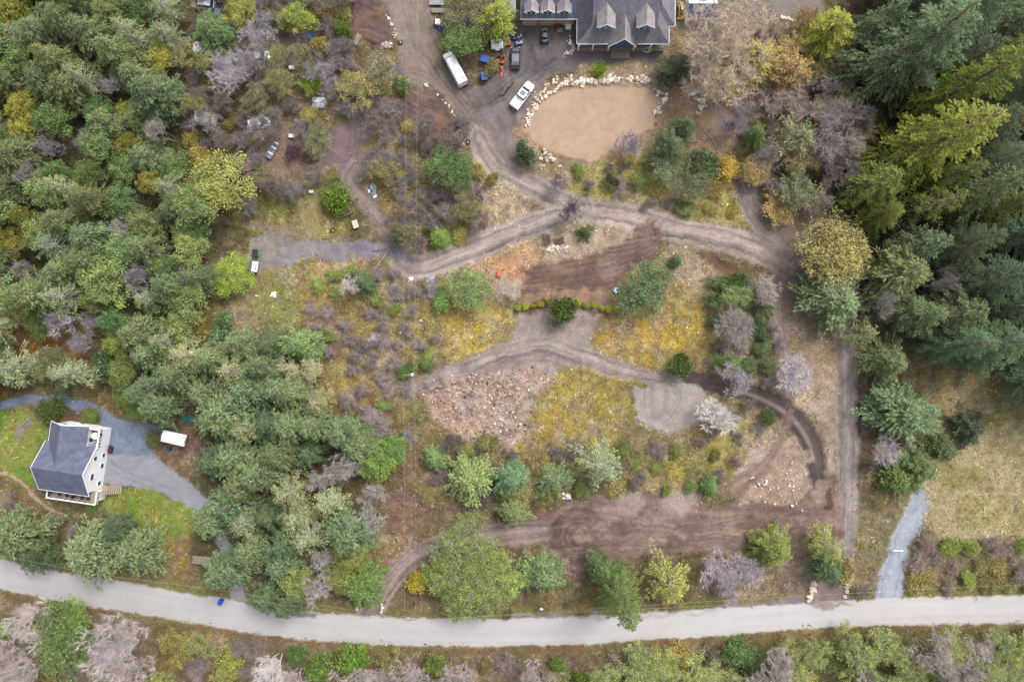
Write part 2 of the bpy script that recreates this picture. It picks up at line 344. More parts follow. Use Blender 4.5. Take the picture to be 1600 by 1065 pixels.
def track(pts, colr, warp='k', ruts=1.0, depth=.08, streak=.3, rutc=.76, sp=.45, **k):
    streak *= 1.2
    sl, sd, off, tt, hw = line_sd(pts, warp); u = off / np.maximum(hw, 1)
    st = fbm(tt * .018, off * .45, 1.0, 3, 201) - .5; st2 = fbm(tt * .006, off * .22, 1.0, 2, 221) - .5
    g = np.exp(-((np.abs(u) - sp) / .17) ** 2) * ruts
    mul = 1 + streak * 1.6 * st + streak * 1.6 * st2 - (1 - rutc) * g * (.5 + 1.0 * vnoise(tt * .05, off * .1, 3))
    k.setdefault('soft', 4); m = paint(sl, sd + (fine[sl] - .5) * 10, colr, mul=mul, flat=.8, **k)
    ZH[sl] += -depth * g * m + streak * .10 * st * m - .03 * m
    bank = np.exp(-((sd - 2.0) / 3.0) ** 2); ZH[sl] += bank * .10 * (.4 + mid[sl])
    return m
def tyre(pts, offs=(-3.4, 3.4), hw=1.7, k=.78, depth=.05, a=.95):
    k = k - .04
    q = smooth_line([(p[0], p[1], hw) for p in pts], 6); d = np.gradient(q[:, :2], axis=0); nrm = np.c_[-d[:,1], d[:,0]]; nrm /= np.linalg.norm(nrm, axis=1, keepdims=True) + 1e-9
    for o in offs:
        pp = np.c_[q[:, :2] + nrm * o, q[:, 2]]
        sl, sd, off, tt, _ = line_sd(pp[::3] if len(pp) > 12 else pp, 'r', 2)
        m = sstep(1.2, -.8, sd) * a * (.4 + .9 * vnoise(tt * .06, tt * 0, 5)); ALB[sl] *= (1 - (1 - k) * m)[..., None]; ZH[sl] -= depth * m
# worn patches: dead straw, grey twig mats and bare pinkish soil break up the moss
for wl, sd_, cc, lo, hi, k in ((3.5, 501, (158,138,118), .54, .62, .42), (2.4, 511, (138,128,122), .56, .64, .40), (6.0, 521, (122,112,70), .55, .65, .45), (1.5, 531, (192,178,140), .60, .68, .5)):
    a = (sstep(lo, hi, fbm(X, Y, wl, 5, sd_)) * k)[..., None]; lum = ALB.mean(-1, keepdims=True); ALB = ALB * (1 - a) + a * np.array(C(*cc)) * np.clip(lum / .14, .45, 1.25)
# verges and yard edges
z_road = zreg('road', 'pale grey chip seal country road curving past the clearing', 'road')
RT = [(-160,842),(0,873),(100,893),(200,910),(300,928),(390,942),(480,955),(560,962),(650,965),(800,966),(900,963),(1000,957),(1100,950),(1200,946),(1300,939),(1400,934),(1500,931),(1600,929),(1760,926)]
RB = [(-160,888),(0,920),(100,941),(200,957),(300,973),(400,990),(500,1001),(600,1007),(700,1009),(800,1009),(900,1007),(1000,1000),(1100,994),(1200,987),(1300,979),(1400,977),(1500,975),(1600,973),(1760,970)]
patch([(x, y - 16) for x, y in RT] + [(x, y + 14) for x, y in RB[::-1]], (128, 132, 70), 't', soft=5, bare=.3, c2=(142, 128, 84), a=.85)
patch([(x, y + 3) for x, y in RB] + [(x, y + 13) for x, y in RB[::-1]], (134, 106, 86), 't', soft=4, bare=.6, a=.8)
patch([(800,968),(1000,958),(1100,951),(1160,940),(1260,930),(1330,930),(1330,950),(1100,965),(800,974)], (150,134,130), 't', soft=4)
# tracks and pads on the clearing
z_yard = zreg('dirt_yard', 'churned brown dirt yard between white van and blue trimmed house', 'yard')
yard = [(588,-40),(672,-40),(676,40),(684,85),(728,142),(752,128),(788,116),(800,75),(800,30),(895,38),(902,72),(1042,76),(1034,96),(960,98),(905,99),(862,120),(838,148),(812,182),(803,215),(803,250),(822,268),(782,272),(748,228),(716,186),(684,140),(640,124),(600,126),(588,112),(626,96),(612,50)]
sl, sd = poly_sd(yard, 't')
st = fbm((PX[sl] * .45 + PY[sl] * .9), (PX[sl] * .9 - PY[sl] * .45) * 7, 60, 4, 241) - .5
paint(sl, sd, (132, 120, 120), zid=z_yard, c2=(142, 130, 126), mul=1 + .8 * st, flat=.8, grain=(.5, .5, .1))
patch([(800,28),(895,38),(902,72),(1042,76),(1034,94),(905,98),(862,118),(800,118)], (124,113,117), 't', soft=5, var=.2, grain=(.5,.4,.1))
patch([(600,-30),(668,-30),(672,40),(690,100),(740,170),(790,250),(776,258),(730,200),(690,150),(640,118),(622,90),(614,40)], (172,154,134), 't', soft=8, a=.6, grain=(.5,.5,.1))
for o in (0, 14, 27):
    tyre([(628+o,-20),(640+o,40),(660+o*.9,90),(700+o*.6,140),(740+o*.5,190),(775+o*.4,250)], k=.85)
tyre([(600,118),(650,112),(690,135),(740,195),(768,250)], k=.8); tyre([(690,95),(720,135),(760,150),(800,120)], k=.8); tyre([(720,150),(760,160),(800,130),(850,95)], (-3, 3, 8), k=.82); tyre([(735,175),(775,160),(820,130),(870,105)], (-3, 3), k=.85)
tyre([(830,70),(835,95),(850,103),(868,90)], (-2, 2), k=.75); tyre([(820,50),(826,80),(822,110)], (-2, 2), k=.8); tyre([(858,60),(856,100),(840,118)], k=.85)
for q in range(9):
    c0 = (770 - q * 6, 120 - q * 5); rr = 30 + q * 8
    tyre([(c0[0] + rr * math.cos(t), c0[1] + rr * math.sin(t)) for t in np.linspace(.35 + q * .03, 1.9, 7)], (0,), hw=.8, k=.86)
z_spoil = zreg('dirt_mound', 'banks of freshly tracked brown spoil beside the dirt yard', 'spoil')
for pl in ([(548,-30),(586,-30),(606,40),(622,70),(600,72),(575,62),(548,50)], [(610,140),(655,132),(690,150),(718,205),(712,225),(680,218),(640,195),(612,172)]):
    sl, sd = poly_sd(pl, 't'); st = (fbm(PX[sl] * .03 + NB[sl], (PY[sl] - .35 * PX[sl] + NA[sl] * 30) * .28, 1.0, 3, 251) - .5) * 3
    m = paint(sl, sd, (128, 102, 88), zid=z_spoil, mul=1 + .22 * st, grain=(.8, .4, .2), c2=(116, 96, 92)); ZH[sl] += m * (.35 + .10 * st)
z_pad2 = zreg('turning_pad', 'small purple brown dirt turning pad among leafless brush', 'yard')
patch([(508,196),(545,188),(578,186),(582,215),(565,250),(552,285),(528,282),(505,255)], (142,124,122), 't', zid=z_pad2, var=.15, grain=(.5,.3,.1))
tyre([(520,200),(516,235),(530,252),(548,235),(550,195)], (-3, 3), k=.82); tyre([(560,190),(556,230),(540,265)], k=.85)
patch([(455,45),(470,60),(480,95),(440,105),(400,110),(395,90),(430,75)], (140,122,116), 't', soft=6, a=.8); patch([(380,38),(415,35),(425,55),(390,60)], (104,94,96), 't', soft=6, a=.8)
patch([(430,185),(470,190),(500,230),(450,280),(415,275),(400,240)], (150,124,112), 't', soft=8, a=.7)
z_trk = [zreg('dirt_track', l, 'track') for l in ('narrow dirt track climbing from gravel pad to turning pad', 'brown dirt track running from dirt yard down past the sand pad', 'wide dirt track between gravel pad and fork', 'long dirt track east from fork to yellow flowering maple',
   'straight north south dirt track along the tall firs', 'dirt lane dropping from scrub to the long track', 'muddy lane curving past bare twiggy tree below maple', 'pale to dark haul track sweeping round the lower clearing', 'brown entrance track rising from the road', 'mossy strip of faint wheel tracks above gravel pad')]
track([(560,262,13),(548,285,13),(575,322,12),(600,352,13),(622,385,15)], (164,147,137), zid=z_trk[0])
track([(478,300,13),(486,325,14),(492,355,14)], (164,152,104), zid=z_trk[9], ruts=.6, bare=.7)
track([(748,215,18),(775,258,18),(820,283,18),(868,308,18),(905,325,18)], (180,164,156), zid=z_trk[1], streak=.35)
track([(625,408,18),(650,418,20),(690,408,21),(745,388,21),(800,364,20),(850,343,19),(905,330,18)], (182,166,157), zid=z_trk[2], streak=.4)
track([(905,330,18),(960,335,20),(1030,352,22),(1100,366,20),(1180,388,20),(1235,418,20),(1262,440,12)], (182,166,156), zid=z_trk[3], streak=.4)
track([(1160,284,14),(1168,315,16),(1190,352,18),(1225,388,18)], (156,142,136), zid=z_trk[5], ruts=.6)
track([(1262,430,14),(1222,455,14),(1206,480,11),(1218,515,10),(1228,555,10),(1236,600,8),(1222,650,8)], (158,139,131), zid=z_trk[6])
patch([(1190,330),(1290,320),(1275,400),(1285,470),(1290,560),(1250,520),(1215,440),(1180,380)], (142,124,112), 't', soft=10, a=.55)
track([(1288,425,12),(1310,480,13),(1321,545,15),(1324,650,16),(1325,750,17),(1322,830,15),(1317,910,14)], (172,158,153), warp='r', zid=z_trk[4], streak=.36, rutc=.82, sp=.4)
for o in (-10, 3): tyre([(1321+o,540),(1324+o,650),(1325+o,750),(1322+o,830)], (0,), hw=1.2, k=.88)
z_brown = zreg('soil_pad', 'freshly graded dark brown soil pad beside planted shrub row', 'pad')
sl, sd = poly_sd([(814,420),(868,404),(930,394),(985,372),(1015,345),(1036,362),(1030,392),(985,418),(958,440),(942,456),(900,454),(868,448),(820,462)], 't')
st = fbm(PX[sl] * .25 + PY[sl] * .9, PX[sl] * .9 - PY[sl] * .2, 9, 4, 261) - .5
q = (PY[sl] + .18 * PX[sl]) ; st2 = fbm(PX[sl] * .012, q * .42, 1.0, 3, 271) - .5
paint(sl, sd + (fine[sl] - .5) * 14, (126,100,90), soft=5, zid=z_brown, mul=1 + .35 * st + .8 * st2, flat=.8, c2=(144,120,110), grain=(.6,.3,.1))
for o in (-9, -3, 3, 9): tyre([(1028,350),(1034,378),(1005,402),(960,420)], (o,), k=.75); tyre([(940,400),(985,388),(1015,365),(1022,350)], (o,), k=.8)
patch([(840,365),(870,360),(900,372),(985,362),(985,372),(930,392),(870,402),(845,400)], (182,162,140), 't', soft=5, grain=(.9,1,.2))
patch([(845,368),(858,366),(862,378),(856,388),(846,386)], (108,90,84), 'r', soft=2); patch([(864,372),(880,370),(882,382),(866,384)], (112,90,80), 'r', soft=2)
patch([(1095,395),(1112,392),(1145,412),(1178,432),(1168,442),(1140,430),(1105,412)], (114,86,74), 't', soft=3, c2=(132,100,84))
tyre([(1110,392),(1140,415),(1175,436)], (-3, 0, 3), k=.75)
patch([(770,396),(812,398),(815,440),(790,432),(765,415)], (196,150,116), 't', soft=8, a=.8, grain=(.9,.9,.3))
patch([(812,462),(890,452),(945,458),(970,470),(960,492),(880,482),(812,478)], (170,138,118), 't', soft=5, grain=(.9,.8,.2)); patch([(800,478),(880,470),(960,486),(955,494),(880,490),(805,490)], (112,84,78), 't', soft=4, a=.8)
z_gpad = zreg('gravel_pad', 'purple grey gravel pad beside grey tin shed', 'pad')
patch([(392,372),(430,358),(470,372),(520,376),(575,374),(622,384),(640,408),(600,408),(540,404),(470,412),(420,422),(398,424)], (142,135,145), 't', zid=z_gpad, c2=(156,149,146), grain=(.8,.7,.1), flat=.6)
patch([(395,372),(425,362),(450,380),(440,405),(410,410),(396,400)], (160,150,134), 't', soft=8, a=.7, grain=(1,1,.2))
track([(335,342,7),(375,347,7),(425,356,8),(470,370,9)], (152,136,108), ruts=.4, bare=.6)
# lower clearing
z_low = zreg('dirt_clearing', 'rutted dirt clearing below the round dark green shrub', 'clearing')
patch([(806,492),(870,488),(940,490),(928,528),(905,552),(862,590),(760,590),(690,604),(662,596),(735,562),(800,540)], (166,150,143), 't', zid=z_low, soft=6, c2=(176,158,148), grain=(.8,.7,.2))
z_rub = zreg('rubble_field', 'field of broken pinkish rock and wood rubble', 'rubble')
sl, sd = poly_sd([(664,602),(740,584),(830,574),(868,590),(838,630),(826,680),(796,704),(740,700),(690,672),(655,628)], 't')
m = paint(sl, sd, (184,164,151), zid=z_rub, soft=6, c2=(172,144,127), grain=(1.4,1.3,.5), var=.4); ZH[sl] += m * (.5 * (mid[sl] - .4) + .35 * (fine[sl] - .5))
track([(655,604,9),(720,576,13),(790,552,15),(850,540,17),(905,556,17),(960,576,15),(1030,590,13),(1090,596,13)], (174,159,151), zid=z_trk[7], streak=.35)
tyre([(660,600),(676,612),(690,600),(682,590)], (-2, 2), k=.65); tyre([(720,575),(790,555),(850,545),(900,560)], (-4, 4), k=.82); tyre([(740,585),(800,560),(860,560)], (-4, 4), k=.85)
track([(1075,590,11),(1130,602,15),(1190,622,17),(1238,650,17),(1266,690,16),(1276,730,16),(1272,775,18)], (96,84,81), warp='0', zid=z_trk[7], streak=.35, ruts=0, soft=2.5)
sl, sd, off, tt, hw = line_sd([(1150,608,2.5),(1200,628,3),(1240,655,3.5),(1264,692,3),(1272,720,2)], '0'); paint(sl, sd, (160,145,138), soft=2, a=.8)
z_gpad2 = zreg('gravel_clearing', 'pale grey rounded gravel clearing below the haul track', 'pad')
patch([(992,612),(1050,596),(1092,602),(1104,626),(1094,660),(1058,678),(1012,670),(986,642)], (180,168,160), 't', zid=z_gpad2, soft=4, var=.14, grain=(.5,.5,.1), flat=.8)
tyre([(1020,598),(1018,640),(1030,655),(1040,630),(1040,598)], (-2, 2), k=.84); tyre([(1050,598),(1060,625),(1045,650)], (-3, 3), k=.86); tyre([(1008,600),(1006,640),(1025,660)], (0,), k=.85)
patch([(1170,700),(1240,680),(1262,720),(1262,760),(1215,780),(1160,785),(1150,760)], (188,172,158), 't', soft=6, c2=(176,150,132), grain=(1.2,1.2,.3))
patch([(1285,600),(1308,590),(1308,740),(1290,740),(1285,680),(1262,640)], (182,164,148), 't', soft=6, a=.8, grain=(1,1,.2)); patch([(1255,540),(1308,530),(1308,600),(1270,600)], (170,146,122), 't', soft=8, a=.7, grain=(1.1,1,.4))
track([(1235,640,8),(1215,690,8),(1190,730,10),(1150,760,13)], (150,128,118), ruts=.8, bare=1, a=.85)
z_brn = zreg('brown_haul_area', 'broad churned red brown soil area above the road', 'clearing')
low = [(640,862),(700,835),(800,815),(858,800),(888,782),(940,772),(980,768),(1060,776),(1112,800),(1150,790),(1190,782),(1240,782),(1285,745),(1312,742),(1312,850),(1290,832),(1240,836),(1190,850),(1140,862),(1080,864),(1000,866),(935,882),(885,890),(842,852),(790,850),(720,852),(665,880),(640,890)]
sl, sd = poly_sd(low, 't'); st = fbm(PX[sl] * .02, PY[sl] * .3 + NA[sl] * 6, 1.0, 4, 301) - .5
paint(sl, sd, (160,137,126), zid=z_brn, mul=1 + .8 * st, c2=(136,112,102), flat=.6, grain=(.8,.4,.2))
track([(576,964,22),(594,932,17),(618,897,16),(652,868,16),(700,848,17),(780,834,16),(850,828,15)], (170,151,142), warp='r', zid=z_trk[8], streak=.45)
for pl in ([(955,768),(1000,764),(1012,780),(1000,802),(965,800)], [(1040,766),(1082,768),(1090,790),(1075,806),(1045,800)]): patch(pl, (176,160,148), 't', soft=6, a=.85)
for rr in (30, 36, 22, 42, 14):
    tyre([(905 + rr * math.cos(t) * 1.05, 838 + rr * math.sin(t)) for t in np.linspace(.6, 5.6, 14)], (-1.5, 1.5), k=.68)
tyre([(700,838),(800,826),(900,815),(1000,826),(1100,824),(1200,818),(1290,790)], (-4, 0, 4), k=.85); tyre([(860,852),(950,848),(1050,850),(1150,842)], (-3, 3), k=.84)
tyre([(850,800),(870,790),(890,776)], k=.8); tyre([(1130,790),(1160,770),(1180,745)], (-4, 0, 4), k=.74); tyre([(1290,740),(1300,765),(1280,800),(1240,815)], (-4, 0, 4), k=.78)
patch([(1040,842),(1060,834),(1075,850),(1060,862),(1035,860)], (104,86,80), 't', soft=6, a=.7); patch([(945,820),(975,812),(985,825),(960,835)], (108,88,82), 't', soft=6, a=.7); patch([(1285,758),(1300,758),(1298,800),(1285,800)], (96,74,64), 't', soft=3, a=.9)
patch([(600,790),(650,770),(700,790),(690,830),(640,840),(600,825)], (132,104,92), 't', soft=10, a=.6, grain=(1.1,.8,.3))
# sand pad and beds round it
patch([(808,205),(820,172),(852,140),(900,118),(1040,112),(1090,130),(1120,160),(1150,170),(1160,200),(1120,260),(1060,230),(1000,240),(925,262),(850,244)], (176,148,124), 't', soft=8, a=.75, grain=(1,.9,.3))
z_sand = zreg('sand_pad', 'smooth oval tan sand pad ringed by boulder walls', 'pad')
patch([(818,206),(828,182),(852,156),(882,141),(912,136),(1002,136),(1030,150),(1036,166),(1022,185),(1020,200),(990,214),(962,234),(926,252),(890,246),(850,232)], (202,174,148), 'r', zid=z_sand, var=.10, grain=(.35,.2,.1), flat=1, soft=2)
patch([(1100,158),(1130,150),(1160,168),(1150,195),(1118,190),(1104,178)], (162,142,126), 't', soft=5, var=.12, grain=(.5,.4,.1))
patch([(1180,-30),(1290,-30),(1285,20),(1215,26)], (154,142,134), 't', soft=6, var=.1, grain=(.4,.3,.1)); track([(1335,-20,12),(1330,40,12),(1322,80,10)], (106,82,72), ruts=.4, bare=.8)
# gravel drive, field and lawns
z_gd = zreg('gravel_driveway', 'blue grey gravel driveway leading from road up to dry grass field', 'driveway')
track([(1440,780,17),(1425,815,17),(1405,855,17),(1394,900,19),(1388,936,21)], (180,186,198), warp='r', zid=z_gd, ruts=.3, streak=.15, var=.1, depth=.03)
z_fld = zreg('dry_grass_field', 'straw coloured field of dry grass beside gravel driveway', 'field')
patch([(1446,800),(1460,775),(1436,745),(1480,712),(1540,665),(1720,640),(1720,842),(1560,832),(1480,842),(1455,836)], (188,174,134), 'n', zid=z_fld, soft=10, bare=.25, c2=(164,154,104), grain=(1.1,.3,.7))
z_apron = zreg('entrance_apron', 'grey brown dirt apron where the straight track meets the road', 'apron')
patch([(1262,944),(1272,908),(1300,898),(1322,908),(1324,944),(1310,953),(1270,952)], (148,130,126), 't', zid=z_apron)
z_house = zreg('gravel_drive', 'blue grey gravel drive curving round the white house', 'driveway')
patch([(-160,655),(-60,645),(0,628),(40,617),(100,617),(150,630),(182,653),(235,664),(256,672),(258,680),(234,680),(228,692),(246,716),(160,708),(166,672),(140,648),(100,634),(50,630),(0,640),(-60,660),(-160,675)], (140,151,174), 'r', zid=z_house, var=.15, grain=(.7,.7,.1), flat=1, c2=(134,144,164))
z_conc = zreg('concrete_driveway', 'pale worn concrete driveway in front of white house', 'driveway')
patch([(150,706),(245,714),(290,750),(332,784),(352,830),(372,880),(384,938),(362,936),(352,890),(330,815),(290,790),(255,772),(200,760),(150,756)], (166,164,172), 'r', zid=z_conc, soft=1.2, var=.12, grain=(.4,.3,.1), flat=1)
tyre([(160,720),(210,748),(270,770)], (-5, 5), k=.9)
z_lawn = zreg('lawn', 'bright green mown lawn around the white house', 'lawn')
for pl in ([(-120,660),(0,640),(50,640),(66,665),(62,700),(50,735),(58,765),(30,745),(0,736),(-120,700)], [(136,785),(160,758),(215,762),(270,776),(312,800),(300,835),(262,840),(200,812),(140,800)]):
    patch(pl, (118,154,62), 't', zid=z_lawn, bare=.35, c2=(150,152,80), soft=4, grain=(.7,.1,.6))
patch([(100,632),(150,642),(163,660),(150,668),(110,660)], (118,96,78), 't', soft=4); patch([(20,668),(48,648),(50,662),(30,690)], (150,134,120), 't', soft=5)
z_path = zreg('edging_path', 'thin curving tan edging beside the lawn of white house', 'path')
sl, sd, off, tt, hw = line_sd([(-20,735,2.6),(0,738,2.6),(20,743,2.6),(42,762,2.6),(62,784,2.6),(85,797,2.2),(100,800,2)], 'r'); paint(sl, sd, (190,172,140), soft=1, zid=z_path, var=.1)
# the paved road itself
sl, sd = poly_sd(RT + RB[::-1], 'r'); st = fbm(PX[sl] * .004, (PY[sl] - np.interp(PX[sl], [p[0] for p in RT], [p[1] for p in RT])) * .16, 1.0, 4, 331) - .5
q = np.interp(PX[sl], [0, 700, 1250, 1600], [.90, 1.0, 1.08, 1.03])
paint(sl, sd, (214,209,208), zid=z_road, soft=1.5, mul=q * (1 + .16 * st), var=.05, grain=(.07,.03,.03), flat=1)
patch([(445,956),(495,958),(492,964),(455,963)], (132,124,128), 'r', soft=1.5, a=.85)
patch([(1264,945),(1290,950),(1320,946),(1330,940),(1268,936)], (158,140,134), 't', soft=3, a=.8); patch([(570,963),(600,964),(598,958),(572,956)], (142,126,120), 't', soft=3, a=.8)
patch([(800,964),(1000,957),(1130,950),(1130,953),(1000,961),(800,969)], (176,166,166), 't', soft=3, a=.6)
# heights
ZH[ZID == z_road] = 0
nat = 1 - np.clip(FLAT, 0, 1); nat = nat * (1 - .55 * np.clip(BARE, 0, 1))
Z = nat * ((mid - .5) * .7 + (fine - .5) * .22) + (big - .5) * .5 + ZH
def gz(x, y):
    u = min(max((x + GX) / DG, 0), nx - 1.001); v = min(max((y + GY) / DG, 0), ny - 1.001); i, j = int(u), int(v); a, b = u - i, v - j
    return float(Z[j, i] * (1-a) * (1-b) + Z[j, i+1] * a * (1-b) + Z[j+1, i] * (1-a) * b + Z[j+1, i+1] * a * b)
def gat(arr, x, y):
    i = int(min(max((x + GX) / DG, 0), nx - 1)); j = int(min(max((y + GY) / DG, 0), ny - 1)); return arr[j, i]
P3 = np.stack([X, Y, Z], -1).reshape(-1, 3)
ALB = np.clip(ALB, .01, .7)
CA = np.c_[ALB.reshape(-1, 3), np.ones(nx * ny)]; CB = np.c_[GR.reshape(-1, 3), np.ones(nx * ny)]
jj, ii = np.mgrid[0:ny-1, 0:nx-1]; q0 = (jj * nx + ii).ravel(); QF = np.stack([q0, q0 + 1, q0 + nx + 1, q0 + nx], -1); FZ = ZID[:-1, :-1].ravel()
def surf(name, faces, zi):
    u, inv = np.unique(faces, return_inverse=True); v = P3[u]; ca, cb = CA[u], CB[u]; f = inv.reshape(-1, 4)
    if zi == 0:       # carry the ground on to the horizon
        n0 = len(v); far = 1500.0; ring_i = np.r_[np.arange(nx), np.arange(1, ny) * nx + nx - 1, ((ny - 1) * nx + np.arange(nx - 2, -1, -1)), np.arange(ny - 2, 0, -1) * nx]
        ring = P3[ring_i]; outer = ring * np.array([far / GX, far / GX, 0]); k = len(ring)
        v = np.r_[v, ring, outer]; ca = np.r_[ca, CA[ring_i], np.tile([*C(112, 104, 70), 1], (k, 1))]; cb = np.r_[cb, CB[ring_i], CB[ring_i]]
        i = np.arange(k); f = np.r_[f, np.stack([n0 + i, n0 + k + i, n0 + k + (i + 1) % k, n0 + (i + 1) % k], -1)]
    me = mk_mesh(name, v, f, M_GROUND, None, True)
    for nm, arr in (('tone', ca), ('grain', cb)):
        at = me.color_attributes.new(nm, 'FLOAT_COLOR', 'POINT'); at.data.foreach_set('color', arr.astype(np.float32).ravel())
    return tag(link(name, me), ZLAB[zi][0], ZLAB[zi][1], kind='structure')
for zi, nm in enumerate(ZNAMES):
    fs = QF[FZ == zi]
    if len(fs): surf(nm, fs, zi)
# ---- loose cover: grass tufts, moss and twig litter, stones
def scatter(n, seed, prob):
    r = np.random.default_rng(seed); x = r.uniform(-GX + 6, GX - 6, n); y = r.uniform(-GY + 5, GY - 5, n)
    i = ((x + GX) / DG).astype(int); j = ((y + GY) / DG).astype(int); k = r.random(n) < prob[j, i]; return r, x[k], y[k], i[k], j[k]
def cover(name, label, cat, n, seed, prob, size, nb, lay, jit, tint=(1, 1, 1)):
    r, x, y, i, j = scatter(n, seed, prob); m = len(x); z = Z[j, i]; colr = ALB[j, i] * np.array(tint)
    b = np.arange(nb); az = r.uniform(0, 6.283, (m, nb)); L = size * r.uniform(.5, 1.3, (m, nb)); wd_ = L * r.uniform(.18, .4, (m, nb)); el = lay * r.uniform(.4, 1.5, (m, nb))
    ox = x[:, None] + r.normal(0, size * .5, (m, nb)); oy = y[:, None] + r.normal(0, size * .5, (m, nb)); oz = z[:, None] - .03 + np.zeros((m, nb))
    dx, dy = np.cos(az), np.sin(az)
    p0 = np.stack([ox - dy * wd_ / 2, oy + dx * wd_ / 2, oz], -1); p1 = np.stack([ox + dy * wd_ / 2, oy - dx * wd_ / 2, oz], -1)
    p2 = np.stack([ox + dx * L, oy + dy * L, oz + el * L], -1)
    v = np.stack([p0, p1, p2], 2).reshape(-1, 3); f = np.arange(len(v)).reshape(-1, 3)
    t = np.exp(r.normal(0, jit, (m, nb, 1))) * colr[:, None, :] * (1 + r.normal(0, jit * .3, (m, nb, 3)))
    c = np.repeat(t.reshape(-1, 3), 3, 0)
    return tag(link(name, mk_mesh(name, v, f, M_TUFT, np.clip(c, .005, .8))), label, cat, kind='stuff')
veg = np.clip(1 - BARE, 0, 1); CLEAN = np.where(np.isin(ZID, [z_road, z_conc, z_sand]), 0.0, 1.0)
cover('grass', 'low straw and green grass tufts over the clearing floor', 'grass', 150000, 3, np.clip(veg + .04, 0, 1) * .9 * CLEAN, .40, 3, .6, .42, (1.2, 1.18, 1.1))
cover('moss_clumps', 'yellow green moss and low herbs between the tracks', 'moss', 36000, 4, veg * sstep(.45, .6, mid), .6, 4, .7, .3, (1.15, 1.2, .9))
cover('twig_litter', 'fallen twigs and dead sticks strewn over the ground', 'twigs', 30000, 5, np.clip(veg + .05, 0, 1) * .7 * CLEAN, .7, 2, .15, .35, (1.5, 1.4, 1.45))
def stones(name, label, n, seed, prob, s0, s1, cols, cat='stones'):
    r, x, y, i, j = scatter(n, seed, prob); m = len(x); s = s0 * (s1 / s0) ** (r.random(m) ** 2.2)
    o = np.array([(1,0,0),(0,1,0),(-1,0,0),(0,-1,0),(.1,.1,.75),(0,0,-.6)]) ; ang = r.uniform(0, 6.28, m); ca, sa = np.cos(ang), np.sin(ang)
    v = o[None] * r.uniform(.6, 1.25, (m, 6, 3)) * s[:, None, None] * np.stack([np.ones(m), r.uniform(.5, 1, m), r.uniform(.5, .9, m)], -1)[:, None]
    v = np.stack([v[..., 0] * ca[:, None] - v[..., 1] * sa[:, None], v[..., 0] * sa[:, None] + v[..., 1] * ca[:, None], v[..., 2]], -1) + np.stack([x, y, Z[j, i] + s * .15], -1)[:, None]
    t = np.array([(0,1,4),(1,2,4),(2,3,4),(3,0,4),(1,0,5),(2,1,5),(3,2,5),(0,3,5)]); f = (np.arange(m)[:, None, None] * 6 + t[None]).reshape(-1, 3)
    c = np.array([C(*q) for q in cols])[r.integers(0, len(cols), m)] * np.exp(r.normal(0, .2, (m, 1)))
    return tag(link(name, mk_mesh(name, v.reshape(-1, 3), f, M_STONE, np.repeat(np.clip(c, .01, .8), 6, 0))), label, cat, kind='stuff')
RUB = np.zeros((ny, nx)); RUB[ZID == z_rub] = 1
stones('rock_rubble', 'loose pink and grey broken stones heaped over the rubble field', 60000 * 4, 6, RUB * .5, .08, .46, [(226,206,196),(200,178,166),(240,226,216),(176,146,128),(164,148,144),(206,166,142),(112,84,70),(130,104,92)])
SP = np.clip(GR[..., 1] - .45, 0, 1) * (RUB < .5) * np.clip(BARE + .2, 0, 1); SP[(ZID == z_road) | (ZID == z_sand)] = 0
stones('scattered_stones', 'small pale stones scattered along the tracks and banks', 110000, 8, SP * .35, .06, .26, [(200,186,172),(180,162,148),(160,144,132),(216,206,196)])
SP2 = veg * (fbm(X, Y, 9, 3, 401) > .6); stones('field_stones', 'pale stones showing through the moss and straw grass', 9000, 9, SP2 * .3, .07, .25, [(196,186,170),(170,156,140)])
# ---------------------------------------------------------------- plants
def fol(r, g, b, k=1.7):
    if g > r: b = min(b, .68 * g); r = max(r, .78 * g)
    l = .3 * r + .6 * g + .1 * b; q = (.95 if g > r else .82); return (*C(l + (r - l) * q + 3, l + (g - l) * q, l + (b - l) * q - 2, k), 1)
GR_FIR, BLUE_FIR, PALE_FIR, OLIVE = fol(106,124,80), fol(84,114,92), fol(132,150,118), fol(122,134,62)
YELG, ARB, BRIGHT, DKG, GOLD, GREYG = fol(140,146,64), fol(128,148,88), fol(112,146,62), fol(64,102,62), fol(216,192,92,1.75), fol(112,132,100)
BK_BROWN, BK_GREY, BK_RED, BK_PALE = fol(134,122,108,1.1), fol(158,152,152,1.4), fol(180,132,96,1.1), fol(186,180,170,1.2)
class Plant: pass
def sprigs(acc, base, d, length, width, r, droop=.25):
    """flat needle sprays: base (n,3) unit direction (n,3)"""
    n = len(base); up = np.array([0, 0, 1.0]) + r.normal(0, .35, (n, 3)); side = np.cross(d, up); side /= np.linalg.norm(side, axis=1, keepdims=True) + 1e-9
    tip = base + d * length[:, None] + np.array([0, 0, -1.0]) * (length * droop)[:, None]; midp = base + d * (length * .45)[:, None]
    v = np.stack([base, midp + side * width[:, None] / 2, tip, midp - side * width[:, None] / 2], 1).reshape(-1, 3)
    t = np.array([(0, 1, 2), (0, 2, 3)]); f = (np.arange(n)[:, None, None] * 4 + t).reshape(-1, 3)
    g = np.exp(r.normal(0, .22, (n, 1))) * (1 + r.normal(0, .05, (n, 3))); acc.add(v, f, np.repeat(np.clip(g, .45, 1.9), 4, 0))
